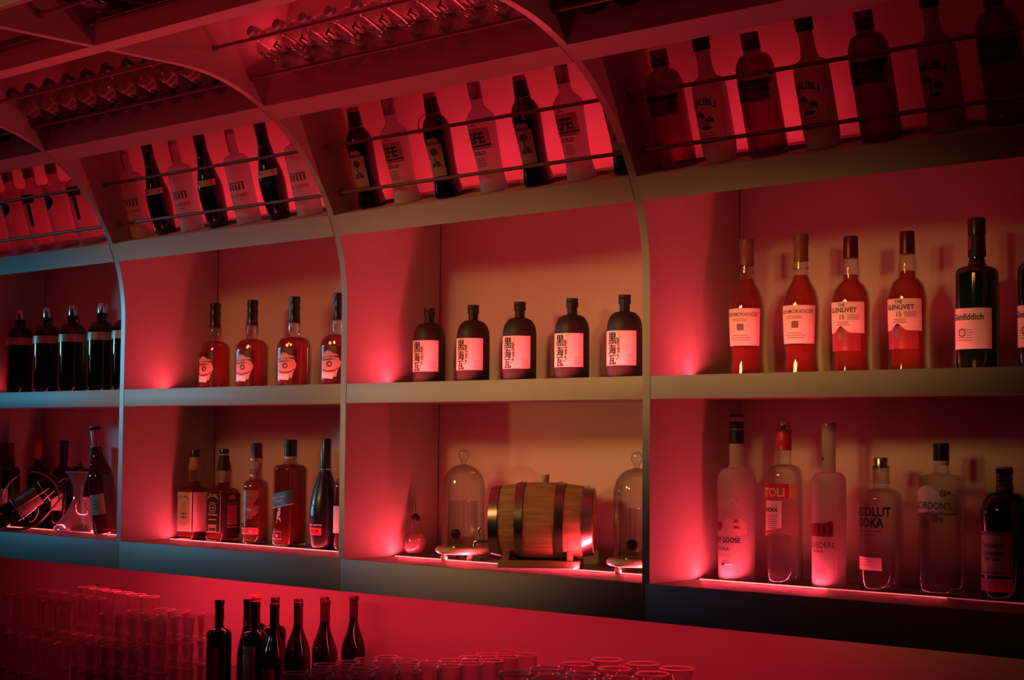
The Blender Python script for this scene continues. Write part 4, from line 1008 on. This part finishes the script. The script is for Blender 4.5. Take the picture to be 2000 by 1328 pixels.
one(mk_wine('bordeaux', PAPER, pbr('wine_foil', (.35, .03, .05), .35), lz=(.055, .125)), -2.916, .280, ZL, 'dark wine bottle with red foil behind the wire cradle, pale label')
one(mk_wine('bordeaux', PAPER, BLACKSAT, lz=(.060, .130)), -2.764, .285, ZL, 'dark wine bottle standing behind the neck of the reclining bottle')
one(mk_wine('bordeaux', PAPERD, BURG, H=.290, lz=(.04, .13)), -2.962, .195, ZL + 0.0, 'dark wine bottle at the far left with wide pale label')
one(mk_wine('bordeaux', pbr('pink_paper', (.62, .34, .30), .7), BLACKSAT, H=.285, lz=(.02, .11)), -2.600, .300, ZL, 'dark wine bottle seen through and behind the glass decanter')
def mk_rose():
    P = bprof(.0375, .150, .0140, .226, .296, slope=True)
    f = bottle('wine_bottle', P, ROUND, glass('rose_dark', (.45, .12, .12), .3, .04, milk=.3, milkcol=(.25, .03, .04)), None, [('neck_foil', lathe([(0, .240), (.0150, .240), (.0150, .298), (.014, .3), (0, .3)], seg=24), pbr('rose_foil', (.45, .08, .12), .35))], liquid=(ROSE, .20))
    lab = link('front_label', patch(P, ROUND, -.036, .020, .052, .108), PAPERD, f); link('lettering', lettering([(lines(-.022, .004, .090, 3, .01, .003),)], P, ROUND), INKG, lab); return f
o = one(mk_rose(), -2.290, .150, .0075, 'rose wine bottle leaning to the left beside the decanter'); o.rotation_euler = (0, R_(-9), .5); o.scale = (1.15, 1.15, 1.15)
def mk_decanter():
    P = [(.070, .004), (.076, .010), (.074, .020), (.055, .045), (.034, .072), (.021, .098), (.0155, .122), (.0165, .140), (.0235, .165), (.0345, .196)]
    inn = [(r - .0016, z + .0004) for r, z in P[::-1]]
    f = thing('wine_decanter', (0, 0, 0)); link('glass_body', lathe([(0, 0), (.050, 0), (.066, .001)] + P + [(.0350, .1975)] + inn + [(0, .0055)], seg=48, closed_top=False), CLEARK, f)
    link('rim', lathe([(.0340, .1955), (.0352, .1968), (.0345, .1985), (.0333, .1970), (.0340, .1955)], seg=48, closed_top=False), glass('rim_glass', (.9, .7, .7), .9, .02, milk=.4), f)
    return f
one(mk_decanter(), -2.485, .165, ZL, 'wide-based clear glass wine decanter with flared mouth', 'decanter')
o = mk_wine('bordeaux', PAPERD, BLACKSAT, H=.300, lz=(.05, .13))
o.rotation_euler = (0, R_(56), R_(57)); o.location = (-2.735, .048, .046); o.scale = (1, 1, 1)
tag(o, 'dark wine bottle reclining in the wire pouring cradle, neck up to the right', 'bottle')
def mk_cradle():
    f = thing('pouring_cradle', (0, 0, 0)); W_ = pbr('cradle_wire', (.55, .40, .34), .35, metal=.8)
    for y in (-.030, .030):
        link('foot_rail', tube([(-.01, y, .0035), (.05, y, .0035), (.10, y, .014), (.15, y, .070), (.185, y * .7, .115)], .0028, 10), W_, f)
    arc = []
    for i in range(25): a = PI - PI * 1.02 * i / 24; arc.append((.085 + .088 * math.cos(a), -.047, .105 + .090 * math.sin(a)))
    link('handle', tube(arc, .0030, 10), W_, f)
    ax = lambda t: (t * .829, t * .559 + .046)
    for t, r in ((.045, .0405), (.150, .0405), (.245, .0175)):
        cx_, cz_ = ax(t); pts = []
        for i in range(24):
            a = 2 * PI * i / 24; pts.append((cx_ - .559 * r * math.cos(a), r * math.sin(a), cz_ + .829 * r * math.cos(a)))
        link('hoop', tube(pts, .0022, 8, closed=True), W_, f)
    link('spine', tube([(.02, -.041, .062), (.07, -.041, .095), (.12, -.041, .128), (.19, -.022, .174)], .0028, 8), W_, f)
    return f
one(mk_cradle(), -2.735, .048, ZL, 'wire pouring cradle with arched handle holding the reclining wine bottle', 'wine cradle', rz=R_(57))

# ================================================================== TILTED TIER
B1 = tier(E1, PH1, .09, .0006); RX1 = R_(PH1)
def row(proto, xs, B, rx, labels, cat, grp, turn=0.0):
    proto.rotation_mode = 'ZYX'      # spin about the bottle's own axis first, then tilt
    place(proto, False, [((x, B[0], B[1]), rx, turn, labels[i], cat, grp) for i, x in enumerate(xs)])
row(mk_round_purple(), (.052, .291, .561, .836), B1, RX1, ['%s dark plum round-shouldered liqueur bottle %s' % q for q in (('leftmost', 'beside the curved divider'), ('second', 'between two white palm-tree bottles'), ('third', 'right of the second white palm-tree bottle'), ('fourth', 'at the right edge, almost black'))], 'bottle', 'dark plum liqueur bottles on the tilted shelf')
row(mk_malibu(), (.168, .425, .706), B1, RX1, ['leftmost white palm-tree rum bottle with black cap', 'middle one of three white palm-tree rum bottles with black cap', 'rightmost white palm-tree rum bottle, in the dark right corner'], 'bottle', 'white palm-tree rum bottles on the tilted shelf')
k = mk_amarula()
row(k, (-.943, -.660), B1, RX1, ['leftmost black cream-liqueur bottle with tasselled neck cord', 'second black cream-liqueur bottle from the left, tassel hanging at its left'], 'bottle', 'black cream-liqueur bottles on the tilted shelf', turn=0.28)
row(mk_amarula_b(), (-.360, -.085), B1, RX1, ['third black cream-liqueur bottle with the cord falling over its front', 'rightmost black cream-liqueur bottle, mostly hidden by the divider'], 'bottle', 'black cream-liqueur bottles on the tilted shelf', turn=0.28)
row(mk_efe(), (-.811, -.507, -.228), B1, RX1, ['leftmost frosted raki bottle with big black lettering', 'middle frosted raki bottle with big black lettering', 'rightmost frosted raki bottle with big black lettering, before the divider'], 'bottle', 'frosted raki bottles on the tilted shelf', turn=0.15)
row(mk_sparkling(), (-1.847, -1.595, -1.320), B1, RX1, ['leftmost black tapering bottle with white band, second compartment', 'middle black tapering bottle with white band, second compartment', 'rightmost black tapering bottle with white band, second compartment'], 'bottle', 'black tapering bottles with white band', turn=0.45)
def mk_belv_small():
    P = bprof(.0350, .172, .0130, .200, .262, a=.86, b=.86)
    f = bottle('frosted_vodka_bottle', P, ROUND, FROST, None, [('cap', lathe([(0, .254), (.0135, .254), (.0135, .268), (0, .268)], seg=20), pbr('silver_pink', (.55, .4, .4), .35, metal=.5))])
    link('palace_print', lettering([([[(-.022 + i * .010, .098), (-.016 + i * .010, .098), (-.016 + i * .010, .116), (-.022 + i * .010, .116)] for i in range(5)] + line(-.024, .026, .117, .003),), ('BELVEDERE', 0, .078, .0130, .01, .88), ('VODKA', 0, .069, .005, .01, 1.3)], P, ROUND), INKG, f)
    link('neck_strip', lettering([([[(-.010, .205), (-.004, .205), (-.004, .260), (-.010, .260)]],)], P, ROUND, .001), INKR, f)
    return f
row(mk_belv_small(), (-1.963, -1.719, -1.455, -1.192), B1, RX1, ['leftmost small frosted palace vodka bottle in shadow by the divider', 'second small frosted palace vodka bottle between black tapering bottles', 'third small frosted palace vodka bottle between black tapering bottles', 'fourth small frosted palace vodka bottle, next to the curved divider'], 'bottle', 'small frosted palace vodka bottles on the tilted shelf', turn=0.4)
row(mk_idol(True), (-2.762, -2.499, -2.235), B1, RX1, ['leftmost clear square-labelled vodka bottle, far left tilted shelf', 'middle clear vodka bottle with black square label, far left tilted shelf', 'clear vodka bottle with black square label touching the far left divider'], 'bottle', 'square-labelled vodka bottles far left', turn=0.62)
row(mk_idol(False), (-2.625, -2.368), B1, RX1, ['left clear vodka bottle with black half-round label', 'right clear vodka bottle with black half-round label'], 'bottle', 'half-round-labelled vodka bottles far left', turn=0.62)

# ================================================================== OVERHEAD TIER
B2 = tier(E2, PH2, .0965, .0006); RX2 = R_(PH2)
xs = [-.868, -.773, -.679, -.588, -.498, -.406, -.313, -.224, -.137]
row(mk_absolut(.0375, .187, 'small'), xs, B2, RX2, ['%s clear vodka bottle from the left in the overhead row with bold black lettering' % s for s in ordn[:9]], 'bottle', 'clear black-lettered vodka bottles in the overhead row')
xs = [-1.110 - .0935 * i for i in range(10)]
row(mk_bacardi(), xs, B2, RX2, ['%s small white-labelled rum bottle from the right, overhead row left of the lettered vodkas' % s for s in ordn[:10]], 'bottle', 'white-labelled rum bottles in the overhead row', turn=0.2)
xs = [.060 + .092 * i for i in range(4)]
kd = mk_plain_dark(.036, .19)
row(kd, xs, B2, RX2, ['%s dark bottle from the divider in the right overhead row' % s for s in ordn[:4]], 'bottle', 'dark bottles in the right overhead row')
place(kd, True, [((-2.16 - .095 * i, B2[0], B2[1]), RX2, 0, '%s dark bottle from the right in the far left overhead row' % ordn[i], 'bottle', 'dark bottles in the far left overhead row') for i in range(5)])
place(kd, True, [((-.90 + .11 * i, -.786, 1.30), PI / 2, 0, '%s dark bottle from the left lying under the canopy' % ordn[i], 'bottle', 'dark bottles lying under the canopy') for i in range(6)])

# ================================================================== ON THE COUNTER
ZC = -.512
def wn(o, x, y, l): return one(o, x, y, ZC, l)
wn(mk_wine('bordeaux', PAPERD, BLACKSAT, R=.040, lz=(.04, .15)), -2.113, .463, 'leftmost counter wine bottle, dark glass with broad tan label')
wn(mk_wine('burgundy', PAPERD, pbr('navy_foil', (.02, .03, .06), .3), R=.034, lz=(.03, .10), neck=True), -2.069, .545, 'counter wine bottle with a small cream neck label')
wn(mk_wine('bordeaux', PAPERW, BLACKSAT, R=.038, lz=(.03, .16)), -1.985, .508, 'counter wine bottle with pale two-part label, third from the left')
wn(mk_wine('bordeaux', None, BURG, R=.038), -2.060, .650, 'dark wine bottle standing behind the pale two-part label bottle')
wn(mk_wine('burgundy', pbr('red_wine_label', (.30, .04, .06), .6), BLACKSAT, R=.039, lz=(.02, .10)), -1.887, .506, 'sloping-shouldered wine bottle with dark red label in front of the row')
wn(mk_wine('bordeaux', None, pbr('pink_foil', (.5, .08, .12), .4), R=.036), -2.165, .655, 'pink-capped wine bottle hidden behind the others')
bg = mk_wine('burgundy', None, BURG, R=.0405)
place(bg, False, [((x, y, ZC), 0, 0, l, 'bottle', 'sloping-shouldered wine bottles with burgundy caps') for x, y, l in (
    (-1.874, .593, 'burgundy-capped wine bottle nearest the middle of the counter row'),
    (-1.960, .665, 'burgundy-capped wine bottle in the back row, left one'),
    (-1.865, .700, 'burgundy-capped wine bottle fourth from the right end of the row'),
    (-1.950, .770, 'burgundy-capped wine bottle in the back row, right one'),
    (-1.908, .862, 'rightmost burgundy-capped wine bottle on the counter against the wall'))])
# tumblers (two high), coupes, tall glasses
GL = glass('bar_glass', (.965, .96, .96), .70, .03, milk=.035, milkcol=(.9, .7, .7))
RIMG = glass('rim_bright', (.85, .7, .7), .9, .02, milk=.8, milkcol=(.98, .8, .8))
TPO = [(0, 0), (.0250, 0), (.0275, .003), (.0325, .050), (.0345, .0915)]; TPI = [(.0330, .0915), (.0312, .050), (.0262, .011), (0, .009)]
def mk_glass(name, PO, PI_, rim, tk=1.0):
    f = thing(name, (0, 0, 0)); link('glass_body', lathe(PO + PI_, seg=30, closed_top=False), GL, f)
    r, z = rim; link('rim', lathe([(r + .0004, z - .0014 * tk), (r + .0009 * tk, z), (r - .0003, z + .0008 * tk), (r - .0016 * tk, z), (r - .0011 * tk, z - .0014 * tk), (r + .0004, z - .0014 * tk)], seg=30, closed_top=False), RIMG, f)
    return f
tum = mk_glass('tumbler', TPO, TPI, (.0345, .0922), 1.6)
TU = [(-1.176, .820), (-1.086, .808), (-1.174, .734), (-1.094, .733), (-1.161, .647), (-1.071, .640), (-1.157, .562), (-1.066, .551), (-1.165, .485), (-1.076, .472), (-1.175, .405), (-1.088, .395), (-1.168, .322), (-1.081, .318), (-1.339, .480), (-1.255, .472), (-1.343, .400), (-1.194, .246), (-1.095, .241), (-1.335, .322), (-1.340, .243), (-1.258, .392), (-1.256, .310), (-1.262, .228), (-1.262, .150), (-1.178, .168), (-1.182, .090), (-1.105, .160), (-1.270, .072), (-1.105, .083)]
used = False
for i, (x, y) in enumerate(TU):
    lv = 'back' if y > .6 else ('middle' if y > .3 else 'front'); cc = 'left' if x < -1.22 else ('centre' if x < -1.12 else 'right')
    n_in = sum(1 for (a, b) in TU[:i] if ('back' if b > .6 else ('middle' if b > .3 else 'front')) == lv and ('left' if a < -1.22 else ('centre' if a < -1.12 else 'right')) == cc)
    place(tum, used, [((x, y, ZC), 0, 0, 'lower clear tumbler carrying another one, %s column, %s of its %s group' % (cc, ordn[n_in], lv), 'glass', 'lower tumblers on the counter')]); used = True
    place(tum, True, [((x, y, ZC + .0945), 0, 0, 'upper stacked clear tumbler, %s column, %s of its %s group' % (cc, ordn[n_in], lv), 'glass', 'upper tumblers on the counter')])
def mk_coupe():
    PO = [(0, 0), (.030, 0), (.0320, .002), (.012, .006), (.0050, .014), (.0042, .110), (.0080, .150), (.0250, .166), (.0380, .185), (.0440, .214), (.0445, .2185)]
    return mk_glass('coupe_glass', PO, [(.0432, .2185), (.0425, .212), (.0365, .186), (.0240, .1685), (.0080, .154), (0, .151)], (.0443, .2185), 3.0)
cp = mk_coupe()
CP = [(-.692, .705), (-.570, .710), (-.447, .700), (-.690, .575), (-.563, .578), (-.430, .570), (-.695, .455), (-.562, .446), (-.438, .446), (-.690, .324), (-.568, .327)]
place(cp, False, [((x, y, ZC), 0, 0, 'coupe glass in the %s row from the wall, %s in its row' % (('first', 'second', 'third', 'fourth')[i // 3], ('left', 'middle', 'right')[i % 3]), 'glass', 'coupe glasses on the counter') for i, (x, y) in enumerate(CP)])
hb = mk_glass('highball_glass', [(0, 0), (.0270, 0), (.0285, .003), (.0300, .060), (.0345, .1335)], [(.0332, .1335), (.0286, .060), (.0262, .014), (0, .012)], (.0345, .1345))
n = 0; used = False
for r_ in range(3):
    for c_ in range(7):
        x, y = -3.08 + .092 * c_, .26 + .17 * r_ - .010 * c_
        for h_ in range(2):
            if c_ > 5: continue
            place(hb, used, [((x, y, ZC + .1355 * h_), 0, 0, '%s clear highball glass, %s from the left in the %s row of the left stack' % (('lower', 'upper')[h_], ordn[c_], ('front', 'middle', 'back')[r_]), 'glass', 'highball glasses stacked at the left')]); used = True
used = False
rk = mk_glass('rocks_glass', [(0, 0), (.0300, 0), (.0325, .003), (.0350, .040), (.0375, .0795)], [(.0360, .0795), (.0335, .040), (.0305, .013), (0, .011)], (.0375, .0805))
for r_ in range(4):
    for c_ in range(4):
        x, y = -2.445 + .083 * c_, .17 + .105 * r_
        for h_ in range(3 if r_ > 0 else 2):
            place(rk, used, [((x, y, ZC + .0815 * h_), 0, 0, '%s-layer clear rocks glass, %s from the left in the %s row beside the wine bottles' % (('bottom', 'middle', 'top')[h_], ordn[c_], ordn[r_]), 'glass', 'rocks glasses stacked beside the wine bottles')]); used = True
